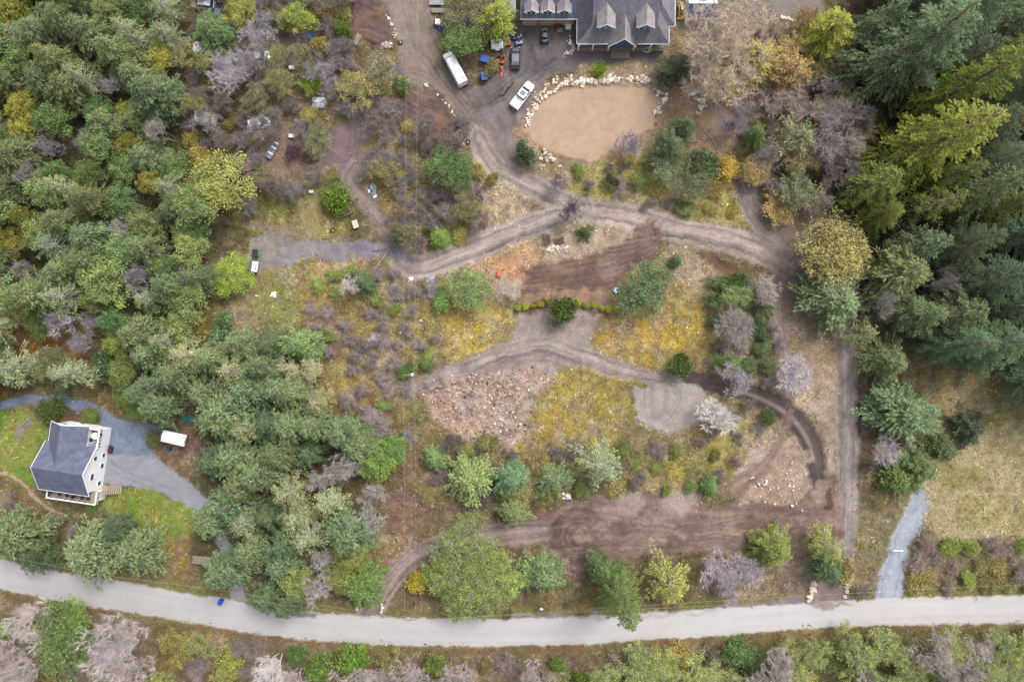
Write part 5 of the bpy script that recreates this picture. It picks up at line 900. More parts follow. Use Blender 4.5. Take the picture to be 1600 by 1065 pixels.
    for cx in (17.1, 24.25):
        g, yf, zt = gable(cx, 3.4, 56.8, 6.2, .72, 62, M_ROOF3, False); yw = yf
        part_box('dormer_wall', M_BLUE, g, (cx, yw + 1.1, 5.3), (2.6, 2.0, 1.9)); window(g, (cx, yw + .09, 5.45), 2.0, .95, 's', True, M_TRIM, M_GLASSB)
    # porch
    part_box('porch_floor', M_WOOD, t, ((XL+XR)/2, YE + .75, .2), (XR-XL-.6, 2.0, .25)); fr = Acc()
    for x in (12.5, 15.2, 18.2, 23.0, 26.0, 28.8): part_box('porch_post', M_TRIM, t, (x, YE - .1, 1.45), (.2, .2, 2.7))
    for a_, b_ in ((12.5, 18.2), (23.0, 28.8)): bar('porch_rail', simple('rust_rail', C(176,110,96), .7) if a_ < 20 else M_WOOD, t, (a_, YE - .15, 1.15), (b_, YE - .15, 1.15), .14)
    for k in range(4): part_box('step', M_WOOD, t, (20.6, YE - .5 - .3 * k, .25 - .06 * k), (3.6, .3, .14))
    # garage wing with three dormers
    GL, GRX, GY0 = 1.7, 11.9, 59.6; gz_ = 3.6
    part_box('garage_wall', simple('tan_siding', C(186,160,136), .7), t, ((GL+GRX)/2, GY0 + 3.6, gz_/2 - .1), (GRX-GL-.3, 6.2, gz_)); part_slab('garage_roof', M_SLATE, t, [(GL-.2, GY0, gz_), (GRX+.2, GY0, gz_), (GRX+.2, GY0+4.5, gz_+3.2), (GL-.2, GY0+4.5, gz_+3.2)]); bar('gutter', M_TRIM, t, (GL-.2, GY0-.04, gz_-.07), (GRX+.2, GY0-.04, gz_-.07), .13)
    for k, x in enumerate((3.3, 6.6, 9.9)):
        dr = part_box('garage_door', M_BEIGE, t, (x, GY0 + .47, 1.25), (2.6, .1, 2.5))
        for q in range(4): part_box('door_panel', M_BEIGE, dr, (x, GY0 + .415, .42 + .6 * q), (2.45, .03, .52))
    for cx in (3.55, 6.55, 9.6):
        hw = 1.35; ye = GY0 + .55; ze = 5.0; zt = 6.1; g = part_slab('dormer', M_ROOF3, t, [(cx - hw, ye, ze), (cx, ye, zt), (cx, ye + 3.6, zt), (cx - hw, ye + 2.2, ze)], .12); part_slab('slope', M_ROOF3, g, [(cx, ye, zt), (cx + hw, ye, ze), (cx + hw, ye + 2.2, ze), (cx, ye + 3.6, zt)], .12)
        for s in (-1, 1): bar('bargeboard', M_TRIM, g, (cx + s * hw, ye - .04, ze - .06), (cx, ye - .04, zt - .06), .12)
        part_box('dormer_wall', M_TRIM, g, (cx, ye + 1.1, 4.55), (2.2, 1.9, 1.3)); window(g, (cx, ye + .14, 4.55), 1.5, .85, 's', True, M_TRIM, M_DARK)
        b = Acc(); b.add([(cx - 1.1, ye + .1, 5.12), (cx + 1.1, ye + .1, 5.12), (cx, ye + .1, 5.95)], [(0,1,2),(2,1,0)]); link('gable_panel', b.mesh('gable_panel', M_BLUE), g)
    return t
blue_house()
# ---------------------------------------------------------------- vehicles (x forward)
def ring(x, hw, z0, z1, rr=.18, inset=0.0):
    w1 = hw - inset
    return [(x, -hw, z0), (x, hw, z0), (x, hw, (z0+z1)/2), (x, (hw+w1)/2, z1 - rr), (x, w1 - rr, z1), (x, -w1 + rr, z1), (x, -(hw+w1)/2, z1 - rr), (x, -hw, (z0+z1)/2)]
def body(name, mat, parent, rings): a = Acc(); loft(a, rings); return link(name, a.mesh(name, mat, False), parent)
def wheels(t, xf, xr, hw, r=.36):
    for x in (xf, xr):
        for s in (-1, 1): w = part_tube('wheel', M_BLACK, t, (x, s * (hw - .22), r), (x, s * (hw + .0), r), r, n=14); part_tube('rim', M_STEEL, w, (x, s * (hw - .01), r), (x, s * (hw + .02), r), r * .6, n=10)
def lights(t, xf, xr, hw, zf, zr):
    for s in (-1, 1): part_box('headlight', M_LAMP, t, (xf, s * (hw - .25), zf), (.12, .34, .18)); part_box('tail_light', M_TAIL, t, (xr, s * (hw - .14), zr), (.08, .18, .4))
def vloc(px, py, h=1.0): x, y = W(px, py, h); return (x, y, gz(x, y) - .03)
def van(px, py, dx, dy, label, L=6.9, mat=M_CARW):
    t = thing('van', label, 'van', vloc(px, py, 2.4), math.atan2(dy, dx)); h = L / 2; hw = 1.0
    body('body', mat, t, [ring(-h, hw - .04, .35, 2.45), ring(-h + .1, hw, .3, 2.58, .2, .1), ring(h - 2.0, hw, .3, 2.62, .2, .1), ring(h - 1.55, hw, .3, 2.5, .2, .12), ring(h - .95, hw, .3, 1.45, .12, .08), ring(h - .25, hw - .06, .3, 1.2, .12, .1), ring(h, hw - .2, .4, .95, .1, .1)])
    part_slab('windshield', M_DARK, t, [(h - 1.50, -.74, 2.46), (h - .97, -.86, 1.50), (h - .97, .86, 1.50), (h - 1.50, .74, 2.46)], -.03)
    for s in (-1, 1): part_box('side_window', M_DARK, t, (h - 1.85, s * (hw - .02), 1.85), (.7, .05, .5)); part_box('mirror', M_BLACK, t, (h - 1.2, s * (hw + .16), 1.5), (.12, .26, .3))
    for x in np.linspace(-h + .6, h - 2.3, 7): part_box('roof_rib', mat, t, (float(x), 0, 2.625), (.09, 1.4, .03))
    part_box('roof_vent', M_STEEL, t, (-h + .75, -.35, 2.67), (.3, .3, .1)); part_box('bumper', M_BLACK, t, (h - .02, 0, .45), (.16, 1.7, .22)); part_box('rear_bumper', M_BLACK, t, (-h, 0, .45), (.16, 1.9, .22)); wheels(t, h - 1.0, -h + 1.3, hw); lights(t, h - .12, -h, hw, .95, 1.3); return t
def pickup(px, py, dx, dy, label, L=5.6, mat=M_CARW):
    t = thing('pickup_truck', label, 'truck', vloc(px, py, 1.5), math.atan2(dy, dx)); h = L / 2; hw = .98
    body('body', mat, t, [ring(-h + 1.75, hw, .4, 1.1, .1, .05), ring(-.25, hw, .4, 1.12, .1, .05), ring(h - 1.5, hw, .4, 1.14, .1, .06), ring(h - .4, hw - .05, .42, 1.08, .1, .1), ring(h, hw - .16, .5, .9, .1, .1)])
    body('cab_glass', M_DARK, t, [ring(-.75, hw - .08, 1.05, 1.4, .1, .1), ring(-.62, hw - .1, 1.05, 1.82, .1, .2), ring(.75, hw - .1, 1.05, 1.82, .1, .2), ring(1.5, hw - .06, 1.05, 1.16, .08, .1)])
    rf = body('roof', mat, t, [ring(-.72, hw - .22, 1.78, 1.87, .05, .04), ring(.78, hw - .22, 1.78, 1.87, .05, .04)]); part_box('sunroof', M_ROOFG, rf, (.05, 0, 1.875), (.85, .95, .03))
    for s in (-1, 1):
        part_box('bed_side', mat, t, (-h + .95, s * (hw - .05), .82), (1.92, .1, .74)); part_box('door_pillar', mat, t, (.1, s * (hw - .12), 1.42), (.12, .1, .75)); part_box('mirror', M_BLACK, t, (1.15, s * (hw + .12), 1.25), (.14, .22, .2))
        p = Acc(); tube(p, (1.5, s * (hw - .14), 1.16), (.75, s * (hw - .26), 1.84), .05, .05, 4, 1, True); link('pillar', p.mesh('pillar', mat), t)
    part_box('tailgate', mat, t, (-h + .05, 0, .82), (.08, 1.76, .7)); part_box('bed_cover', M_CARS, t, (-h + .95, 0, 1.1), (1.85, 1.72, .06)); part_box('bumper', M_STEEL, t, (-h - .08, 0, .55), (.16, 1.8, .2)); wheels(t, h - .95, -h + 1.25, hw, .4); lights(t, h - .1, -h + .02, hw, .85, .9); return t
def car(px, py, dx, dy, label, mat=M_CARK, roofm=M_ROOFG, L=4.4, group=None):
    t = thing('parked_car', label, 'car', vloc(px, py, 1.4), math.atan2(dy, dx), group); h = L / 2; hw = .92
    body('body', mat, t, [ring(-h, hw - .1, .45, .95, .1, .06), ring(-h + .25, hw, .32, 1.0, .1, .06), ring(h - 1.4, hw, .32, .98, .1, .06), ring(h - .35, hw - .06, .32, .88, .1, .1), ring(h, hw - .2, .42, .72, .1, .1)])
    body('cabin_glass', M_DARK, t, [ring(-h + .12, hw - .14, .95, 1.15, .08, .1), ring(-h + .5, hw - .12, .95, 1.55, .1, .2), ring(.55, hw - .12, .95, 1.55, .1, .2), ring(1.2, hw - .1, .95, 1.02, .06, .1)])
    rf = body('roof', mat, t, [ring(-h + .45, hw - .22, 1.5, 1.59, .05, .04), ring(.6, hw - .22, 1.5, 1.59, .05, .04)]); part_box('roof_panel', roofm, rf, (-.35, 0, 1.6), (L - 2.9, 1.0, .03))
    for s in (-1, 1): part_box('mirror', mat, t, (.95, s * (hw + .1), 1.05), (.14, .2, .14)); part_box('roof_rail', M_STEEL, rf, (-.4, s * .62, 1.62), (L - 2.6, .05, .05))
    wheels(t, h - .85, -h + .8, hw, .33); lights(t, h - .1, -h + .02, hw, .68, .85); return t
van(710, 103, -27.4, 51.9, 'long white panel van parked on the dirt yard'); pickup(816.5, 147, 27.7, 37.3, 'white pickup truck with covered bed beside boulder wall')
car(805.5, 88.5, 0, 1, 'black car with grey glass roof beside red kayak', L=4.2)
car(402, 87, .97, .2, 'white car with dark windscreen beside bare brush, upper of two', M_CARW, M_CARW, 4.3); car(402, 191, .97, .2, 'white car with dark windscreen above the silver rowboat', M_CARW, M_CARW, 4.3)
car(314, 3, -1, .1, 'lilac silver car parked at the wood edge', M_CARS, M_CARS, 4.5); car(341, 17, .2, 1, 'dark blue car beside a green fir', simple('midnight_car_paint', C(24,34,64), .3, coat=.6), M_ROOFG, 4.2); car(414, 27, -1, -.1, 'steel blue car under olive tree', simple('steel_blue_paint', C(112,128,150), .35, coat=.5), M_ROOFG, 4.2); car(358, 270, -.9, .35, 'dark car half hidden under the broad yellow green tree', simple('charcoal_car_paint', C(52,54,64), .35, coat=.5), M_CARS, 4.2)
def caravan(px, py, rz, label, L=3.6, mat=M_CARW):
    t = thing('caravan', label, 'caravan', vloc(px, py, 2.2), rz); a = Acc(); loft(a, [ring(-L/2, 1.0, .5, 2.3, .2, .1), ring(-L/2 + .3, 1.08, .45, 2.5, .2, .1), ring(L/2 - .3, 1.08, .45, 2.5, .2, .1), ring(L/2, 1.0, .6, 2.2, .2, .1)]); link('body', a.mesh('body', mat), t)
    part_box('roof_hatch', M_CLOTH, t, (.5, 0, 2.55), (.6, .6, .12)); part_box('roof_vent', M_STEEL, t, (-1.2, .3, 2.54), (.35, .35, .1)); part_box('door', M_STEEL, t, (.2, -1.08, 1.4), (.65, .04, 1.6)); part_box('drawbar', M_BLACK, t, (L/2 + .5, 0, .45), (1.2, .12, .1))
    for x in (-1.3, 1.3): part_box('window', M_DARK, t, (x, 1.08, 1.6), (1.0, .05, .5)); part_box('window', M_DARK, t, (x, -1.08, 1.6), (.7, .05, .5))
    for s in (-1, 1): part_tube('wheel', M_BLACK, t, (0, s * .85, .33), (0, s * 1.05, .33), .33, n=12)
caravan(317, 76, R(-12), 'cream caravan under the green fir', mat=simple('cream_caravan', (.74,.72,.64), .5)); caravan(318, 183, R(-10), 'cream caravan among silver twigs', mat=simple('cream_caravan_paint', (.74,.72,.64), .5))
def canopy(px, py, rz):
    x, y = W(px, py, 2.4); t = thing('white_canopy', 'white fabric carport canopy beside the gravel drive', 'canopy', (x, y, gz(x, y)), rz); Lx, Ly = 4.4, 2.2
    a = Acc(); v = []
    for i in range(9):
        X_ = -Lx/2 + Lx * i / 8; sag = -.05 * (i % 2)
        v += [(X_, -Ly/2, 2.05), (X_, -Ly/4, 2.38 + sag), (X_, 0, 2.55 + sag), (X_, Ly/4, 2.38 + sag), (X_, Ly/2, 2.05)]
    f = []
    for i in range(8):
        for j in range(4): q = i * 5 + j; f += [(q, q + 5, q + 6), (q, q + 6, q + 1)]
    v = np.array(v); a.add(np.r_[v, v - (0, 0, .04)], f + [(p[0] + 45, p[2] + 45, p[1] + 45) for p in f]); link('cover', a.mesh('cover', M_CLOTH, True), t)
    for X_ in (-Lx/2 + .05, 0, Lx/2 - .05):
        for s in (-1, 1): part_tube('post', M_STEEL, t, (X_, s * (Ly/2 - .04), -.1), (X_, s * (Ly/2 - .04), 2.02), .035)
        part_tube('rafter', M_STEEL, t, (X_, -Ly/2 + .05, 2.0), (X_, Ly/2 - .05, 2.0), .03)
    for s in (-1, 1): part_box('scallop', M_CLOTH, t, (s * (Lx/2 + .02), 0, 2.12), (.04, Ly - .1, .2))
canopy(270, 685, R(-13))
def bin_(px, py, sx, sy, h, mat, label, name='plastic_bin', lid=None, rz=0.0, cat='bin', group=None):
    x, y = W(px, py, h); t = thing(name, label, cat, (x, y, gz(x, y) - .02), rz, group); a = Acc(); v = boxv((0, 0, h / 2), (sx, sy, h)); v[:4, :2] *= .85; a.add(v, BOXF); link('body', a.mesh('body', mat), t); part_box('lid', lid or mat, t, (0, 0, h + .03), (sx * 1.06, sy * 1.06, .06)); part_box('handle', M_BLACK, t, (-sx * .55, 0, h - .02), (.05, sy * .7, .05)); part_box('rim', mat, t, (0, 0, h - .06), (sx * 1.04, sy * 1.04, .05))
bin_(343.5, 941, .75, .95, 1.0, simple('bright_blue_bin', C(8,72,235), .4), 'bright blue wheeled bin standing on the road edge', 'wheeled_bin', M_BLUEP, R(-25)); bin_(757.5, 92.5, 1.5, 1.2, 1.1, M_BLUEP, 'bright blue tote by the dark green tree', 'storage_tote', rz=R(-15)); bin_(757, 119, 1.15, 1.4, 1.1, M_BLUEP, 'blue tote below the olive bush on dirt yard', 'storage_tote', rz=R(5)); bin_(482, 55, 1.2, 1.3, 1.2, simple('tarp_blue_bin', C(48,132,216), .5), 'light blue tote among the olive brush', 'storage_tote'); bin_(263, 701, .6, .6, .8, simple('navy_bin_plastic', C(36,56,104), .5), 'navy bin beside the white canopy'); bin_(455, 105, .9, .6, .7, M_CLOTH, 'small white box standing in bare brush by upper white car', 'storage_box', cat='box'); bin_(455, 212, .9, .6, .7, M_CLOTH, 'small white box near the silver rowboat', 'storage_box', cat='box'); bin_(486, 299, .8, .5, .5, M_CLOTH, 'white box at the head of the mossy wheel tracks', 'storage_box', cat='box')
bin_(398, 395, .9, 1.3, 1.1, M_TEAL, 'dark teal barrel cart beside the grey tin shed', 'barrel_cart', M_BLACK); bin_(751, 309, .8, .9, 1.0, simple('slate_plastic', C(48,62,76), .5), 'dark slate bin alone on pale gravel', 'plastic_bin', rz=.5); bin_(555, 350, 1.0, 1.4, .9, M_BLACK, 'black box with pale top beside narrow dirt track', 'storage_box', simple('pale_box_top', C(240,224,190), .6), .3, 'box'); bin_(796, 68, .5, .7, .6, M_RED, 'red fuel can behind the black car', 'fuel_can', cat='can'); bin_(684, 34, .9, .9, .9, M_CLOTH, 'white box on the blue beams', 'storage_box', cat='box')
def kayak(px, py, rz, L, w, mat, label, name='kayak'):
    x, y = W(px, py, .3); t = thing(name, label, 'boat', (x, y, gz(x, y)), rz); n = 9; rings = []
    for i in range(n):
        u = -1 + 2 * i / (n - 1); hw = max(.03, w / 2 * (1 - abs(u) ** 2.4)); z = .06 * abs(u) ** 2; rings.append([(u * L / 2, -hw, .22 + z), (u * L / 2, -hw * .7, z), (u * L / 2, hw * .7, z), (u * L / 2, hw, .22 + z), (u * L / 2, hw * .5, .32 + z), (u * L / 2, -hw * .5, .32 + z)])
    a = Acc(); loft(a, rings); link('hull', a.mesh('hull', mat, True), t); part_box('seat', M_BLACK, t, (-.1, 0, .335), (.7, w * .45, .04)); part_box('hatch', M_BLACK, t, (L * .28, 0, .335), (.3, w * .3, .04))
kayak(783, 109, R(88), 3.2, .75, M_REDB, 'faded red kayak lying behind the black car')
def quad(px, py, rz, mat, label, s=1.0):
    x, y = W(px, py, .8); t = thing('quad_bike', label, 'quad bike', (x, y, gz(x, y)), rz); t.scale = (s, s, s); body('body', mat, t, [ring(-.8, .3, .45, .75, .08), ring(-.2, .22, .4, .85, .08), ring(.4, .25, .4, .9, .08), ring(.9, .32, .45, .75, .08)]); part_box('seat', M_BLACK, t, (-.25, 0, .9), (.8, .34, .12)); part_tube('handlebar', M_BLACK, t, (.35, -.42, 1.08), (.35, .42, 1.08), .03); part_box('front_rack', M_BLACK, t, (.75, 0, .86), (.5, .8, .05)); part_box('rear_rack', mat, t, (-.75, 0, .86), (.45, .8, .05))
    for x_ in (-.62, .62):
        for sy in (-1, 1): part_tube('wheel', M_BLACK, t, (x_, sy * .4, .3), (x_, sy * .62, .3), .3, n=12); part_box('fender', mat, t, (x_, sy * .48, .66), (.6, .32, .06))
quad(783, 91, R(85), M_RED, 'bright red quad bike touching the red kayak', 1.0); quad(799.5, 56, R(5), simple('blue_white_plastic', C(90,120,200), .4), 'blue and white quad bike beside the garage'); quad(810.5, 61, R(100), simple('pale_lavender_plastic', C(170,176,214), .4), 'lavender quad bike beside the blue one')
def trailer(px, py, rz):
    x, y = W(px, py, .8); t = thing('utility_trailer', 'white flatbed utility trailer above the red quad bike', 'trailer', (x, y, gz(x, y)), rz); part_box('bed', M_CLOTH, t, (0, 0, .6), (2.2, 1.6, .1))
    for s in (-1, 1): part_box('side_panel', M_CARW, t, (0, s * .8, .8), (2.2, .06, .35)); part_tube('wheel', M_BLACK, t, (0, s * .86, .3), (0, s * 1.02, .3), .3, n=12); part_box('mudguard', M_CARW, t, (0, s * .95, .66), (.8, .24, .05))
    part_box('end_panel', M_CARW, t, (-1.1, 0, .8), (.06, 1.6, .35)); part_box('cargo', M_BLACK, t, (.0, .35, .72), (.9, .2, .15), .2); part_box('drawbar', M_STEEL, t, (1.7, 0, .5), (1.2, .1, .1))
trailer(777, 70, R(3))
def loader(px, py, rz, label, mat, guard, s=1.0):
    x, y = W(px, py, 1.2); t = thing('compact_loader', label, 'loader', (x, y, gz(x, y)), rz); t.scale = (s, s, s); part_box('chassis', mat, t, (-.1, 0, .75), (1.7, 1.0, .7), taper=.9); part_box('cab', M_DARK, t, (.1, 0, 1.45), (.9, .85, .8), taper=.85); part_box('cab_roof', mat, t, (.1, 0, 1.9), (.85, .8, .08)); part_box('engine_cover', mat, t, (-.75, 0, 1.2), (.5, .85, .3))
    for sy in (-1, 1):
        part_box('arm', mat, t, (.2, sy * .62, 1.05), (1.9, .12, .2))
        tr = part_box('track', M_BLACK, t, (-.1, sy * .68, .3), (1.7, .3, .55)); part_tube('track_wheel', M_STEEL, tr, (.55, sy * .7, .32), (.55, sy * .86, .32), .2)
    b = Acc(); prism(b, [(1.1, -.8), (1.75, -.8), (1.75, .8), (1.1, .8)], .15, .22); box(b, (1.12, 0, .45), (.06, 1.6, .5)); link('bucket', b.mesh('bucket', mat), t)
    if guard:
        g = Acc(); q = [(1.35 + .42 * math.cos(a), .42 * math.sin(a), .9) for a in np.linspace(-1.6, 1.6, 11)]
        for a, c in zip(q[:-1], q[1:]): tube(g, a, c, .09, .09, 6, 1, True)
        link('hose_guard', g.mesh('hose_guard', M_LIME), t); part_box('guard_stay', M_BLACK, t, (1.1, 0, .82), (.6, .1, .1))
loader(851.5, 58, R(90), 'dark compact loader with curved lime guard on the dirt yard', simple('dark_grey_machine', C(84,92,104), .5), True, .95)
loader(1066, 14, R(-90), 'yellow compact loader beside navy roofed shed', M_YEL, False, .9)
def gable_shed(px, py, rz, sx, sy, h, rise, m1, m2, wallm, label, name='garden_shed', axis_x=True):
    x, y = W(px, py, h); t = thing(name, label, 'shed', (x, y, gz(x, y) - .05), rz); part_box('wall', wallm, t, (0, 0, h / 2), (sx - .3, sy - .3, h)); part_slab('roof_panel', m1, t, [(-sx/2, -sy/2, h), (sx/2, -sy/2, h), (sx/2, 0, h + rise), (-sx/2, 0, h + rise)], .08); part_slab('roof_panel', m2, t, [(-sx/2, 0, h + rise), (sx/2, 0, h + rise), (sx/2, sy/2, h), (-sx/2, sy/2, h)], .08)
    bar('eave_trim', M_TRIM, t, (-sx/2, -sy/2 - .03, h - .05), (sx/2, -sy/2 - .03, h - .05), .09); a = Acc()
    for s in (-1, 1): a.add([(s * (sx/2 - .16), -sy/2 + .15, h - .02), (s * (sx/2 - .16), sy/2 - .15, h - .02), (s * (sx/2 - .16), 0, h + rise - .1)], [(0,1,2),(2,1,0)])
    link('gable', a.mesh('gable', wallm), t); part_box('door', M_WOOD, t, (0, -sy/2 + .13, .95), (1.0, .06, 1.9)); return t
gable_shed(1097, 9, 0, 5.3, 4.6, 2.4, .9, M_NAVY, M_CLOTH, M_WHITE, 'shed with one navy and one white roof slope beside yellow loader'); gable_shed(394.5, 416, R(82), 1.9, 1.7, 1.5, .35, M_CARW, M_STEEL, M_STEEL, 'small grey tin shed with white roof edge at gravel pad end', 'tin_shed')
gable_shed(798, 8, R(90), 4.8, 1.6, 2.3, .25, simple('blue_metal_panel', C(50,84,130), .4), simple('pale_blue_metal', C(112,138,176), .4), M_STEEL, 'blue metal shipping shed beside the garage', 'metal_shed')
def cart(px, py, mat, label):
    x, y = W(px, py, .6); t = thing('garden_cart', label, 'cart', (x, y, gz(x, y))); part_box('tray', mat, t, (0, 0, .5), (1.1, .9, .1))
    for s in (-1, 1): part_box('side', mat, t, (0, s * .45, .68), (1.1, .05, .3)); part_box('end', mat, t, (s * .55, 0, .68), (.05, .9, .3))
    for sx_ in (-.35, .35):
        for s in (-1, 1): part_tube('wheel', M_BLACK, t, (sx_, s * .4, .2), (sx_, s * .5, .2), .2, n=10)
    part_box('load', mat, t, (0, 0, .7), (.95, .75, .25))
cart(1082, 36, M_YEL, 'yellow garden cart below the navy roofed shed')
def tub(px, py):
    x, y = W(px, py, .5); t = thing('bathtub', 'white half round tub lying before the front porch', 'tub', (x, y, gz(x, y)), 0); rings = []
    for k, (sc_, z) in enumerate(((.7, .02), (.9, .25), (1.0, .5), (.9, .5), (.78, .3), (.5, .12))): rings.append([(.85 * sc_ * math.cos(a), .5 * sc_ * math.sin(a) * (.7 if math.sin(a) > 0 else 1.2), z) for a in np.linspace(0, 6.283, 15)[:-1]])
    a = Acc(); loft(a, rings); link('basin', a.mesh('basin', M_CARW, True), t); part_tube('drain', M_STEEL, t, (.3, 0, .12), (.3, 0, .14), .05)
tub(1011.5, 77)
def rowboat(px, py, rz):
    x, y = W(px, py, .5); t = thing('rowboat', 'silver rowboat with trailing pink tarp among the brush', 'boat', (x, y, gz(x, y)), rz); L, w = 4.4, 1.3; n = 9; outer, inner = [], []
    for i in range(n):
        u = i / (n - 1); hw = w / 2 * (1 - max(0, (u - .45) / .55) ** 2.2) + .02; X_ = -L/2 + L * u; outer.append([(X_, -hw, .55), (X_, -hw * .6, .05), (X_, hw * .6, .05), (X_, hw, .55), (X_, hw * .88, .55), (X_, hw * .5, .12), (X_, -hw * .5, .12), (X_, -hw * .88, .55)])
    a = Acc(); loft(a, outer); link('hull', a.mesh('hull', M_STEEL), t)
    for X_ in (-1.2, 0, 1.0): part_box('thwart', M_CARW, t, (X_, 0, .42), (.25, w * .75, .05))
    part_box('motor', M_BLACK, t, (-L/2 - .15, 0, .6), (.3, .3, .6))
rowboat(428, 231, R(58))
def heap(px, py, s, mat, label, name='tarp_heap', seed=1, flat=.4, cat='tarp', bits=0, bmats=()):
    x, y = W(px, py, .3); t = thing(name, label, cat, (x, y, gz(x, y) - .05)); r = np.random.default_rng(seed); n = 9; g = np.linspace(-1, 1, n); v = []; f = []
    for i in range(n):
        for j in range(n): d = min(1, math.hypot(g[i], g[j])); v.append((g[i] * s[0] / 2 + r.normal(0, .05), g[j] * s[1] / 2 + r.normal(0, .05), max(-.05, flat * (1 - d ** 2) * (1 + r.normal(0, .35)) * 1.2)))
    for i in range(n - 1):
        for j in range(n - 1): q = i * n + j; f += [(q, q + n, q + n + 1), (q, q + n + 1, q + 1)]
    a = Acc(); v = np.array(v); a.add(np.r_[v, v * (1, 1, 0) - (0, 0, .06)], f + [(p[0] + n*n, p[2] + n*n, p[1] + n*n) for p in f]); link('sheet', a.mesh('sheet', mat), t)
    for k in range(bits): part_box('scrap', bmats[k % len(bmats)], t, (r.uniform(-.5, .5) * s[0], r.uniform(-.5, .5) * s[1], flat * .8), (r.uniform(.2, .7), r.uniform(.12, .4), r.uniform(.1, .35)), r.uniform(0, 3))
heap(500, 160, (3.0, 2.2), M_CLOTH, 'crumpled white tarp under fallen pale trunks', seed=2, flat=.7, bits=5, bmats=(M_STEEL, M_CLOTH)); heap(885, 775, (2.0, 1.4), M_CLOTH, 'white sacks at the edge of the brown soil area', 'white_sacks', 3, .5, 'sacks', 4, (M_CLOTH, M_CARW)); heap(963, 452, (1.7, 1.0), M_LBLUE, 'pale blue and white sheet beside spreading dark green tree', 'sheet_bundle', 4, .35, 'sheet', 4, (M_CLOTH, M_BLUEP, M_TEAL)); heap(582, 295, (1.6, 3.0), simple('pale_scrap', C(190,200,222), .6), 'heap of pale blue scrap beside the narrow dirt track', 'scrap_heap', 5, .4, 'scrap heap', 9, (M_CLOTH, M_LBLUE, M_STEEL, M_BLACK)); heap(580, 530, (2.4, 2.6), simple('pale_plastic_scrap', C(206,208,222), .6), 'heap of pale plastic scrap on the mossy slope', 'scrap_heap', 6, .3, 'scrap heap', 9, (M_CLOTH, M_LBLUE, M_STEEL)); heap(672, 436, (1.8, 1.6), M_LILAC, 'lilac tarp beside the wide dirt track', seed=7, flat=.3, bits=3, bmats=(M_LILAC, M_CLOTH)); heap(642, 436, (1.1, .9), M_CLOTH, 'white plastic sheet near the lilac tarp', seed=8, flat=.25); heap(660, 503, (1.2, .8), simple('steel_sheet_tarp', C(110,122,150), .5), 'blue grey bundle on the yellow moss', 'sheet_bundle', 9, .3, 'sheet', 2, (M_CLOTH, M_BLACK)); heap(668, 195, (1.2, .7), M_LILAC, 'purple tarp scrap on the second spoil bank', seed=10, flat=.3); heap(415, 55, (1.2, 1.2), simple('rust_tarp', C(176,80,52), .7), 'rust orange tarp beside the steel blue car', seed=11, flat=.4, bits=3, bmats=(M_CLOTH, M_BLACK)); heap(431, 48, (.8, .8), M_CLOTH, 'white sack next to the rust orange tarp', 'white_sacks', 12, .5, 'sacks'); heap(604, 70, (2.2, 1.4), simple('pink_rubble_sheet', C(204,178,176), .8), 'pinkish plaster scrap at the foot of first spoil bank', 'scrap_heap', 13, .25, 'scrap heap', 8, (M_CLOTH, M_CONC, M_WOOD)); heap(873, 42, (1.8, 1.2), simple('maroon_tarp', C(160,64,56), .7), 'dark red tarp against the garage doors', seed=14, flat=.9); heap(691, 44, (2.2, .8), M_BLUEP, 'blue tarped beams beside the lumber stacks', seed=15, flat=.5, bits=3, bmats=(M_BLUEP, M_WOOD)); heap(632, 360, (1.2, .7), M_CLOTH, 'white plastic sheet in the bare brush beside wires', seed=16, flat=.3); heap(427, 460, (.9, 1.3), M_CLOTH, 'scattered white plastic on the green moss', seed=17, flat=.2, bits=4, bmats=(M_CLOTH,)); heap(293, 655, (2.6, 1.2), M_TEAL, 'turquoise tarp at the wood edge above white canopy', seed=18, flat=.5); heap(625, 520, (.6, .5), M_CLOTH, 'little white bag on yellow moss', seed=19, flat=.3)
def barrow(px, py):
    x, y = W(px, py, .5); t = thing('wheelbarrow', 'bright orange wheelbarrow on pale dirt beside the soil pad', 'wheelbarrow', (x, y, gz(x, y)), R(98)); a = Acc(); v = boxv((.05, 0, .5), (1.15, .75, .3)); v[:4, :2] *= .7; a.add(v, BOXF); link('tray', a.mesh('tray', M_ORANGE), t); part_box('tray_rim', M_ORANGE, t, (.05, 0, .66), (1.2, .8, .04)); part_tube('wheel', M_BLACK, t, (.72, -.06, .2), (.72, .06, .2), .2, n=14)
    for q in (-1, 1): part_tube('handle', M_WOOD, t, (.6, q * .12, .3), (-1.05, q * .32, .62), .03); part_tube('leg', M_BLACK, t, (-.35, q * .26, .45), (-.4, q * .3, 0), .025)
barrow(780, 427)
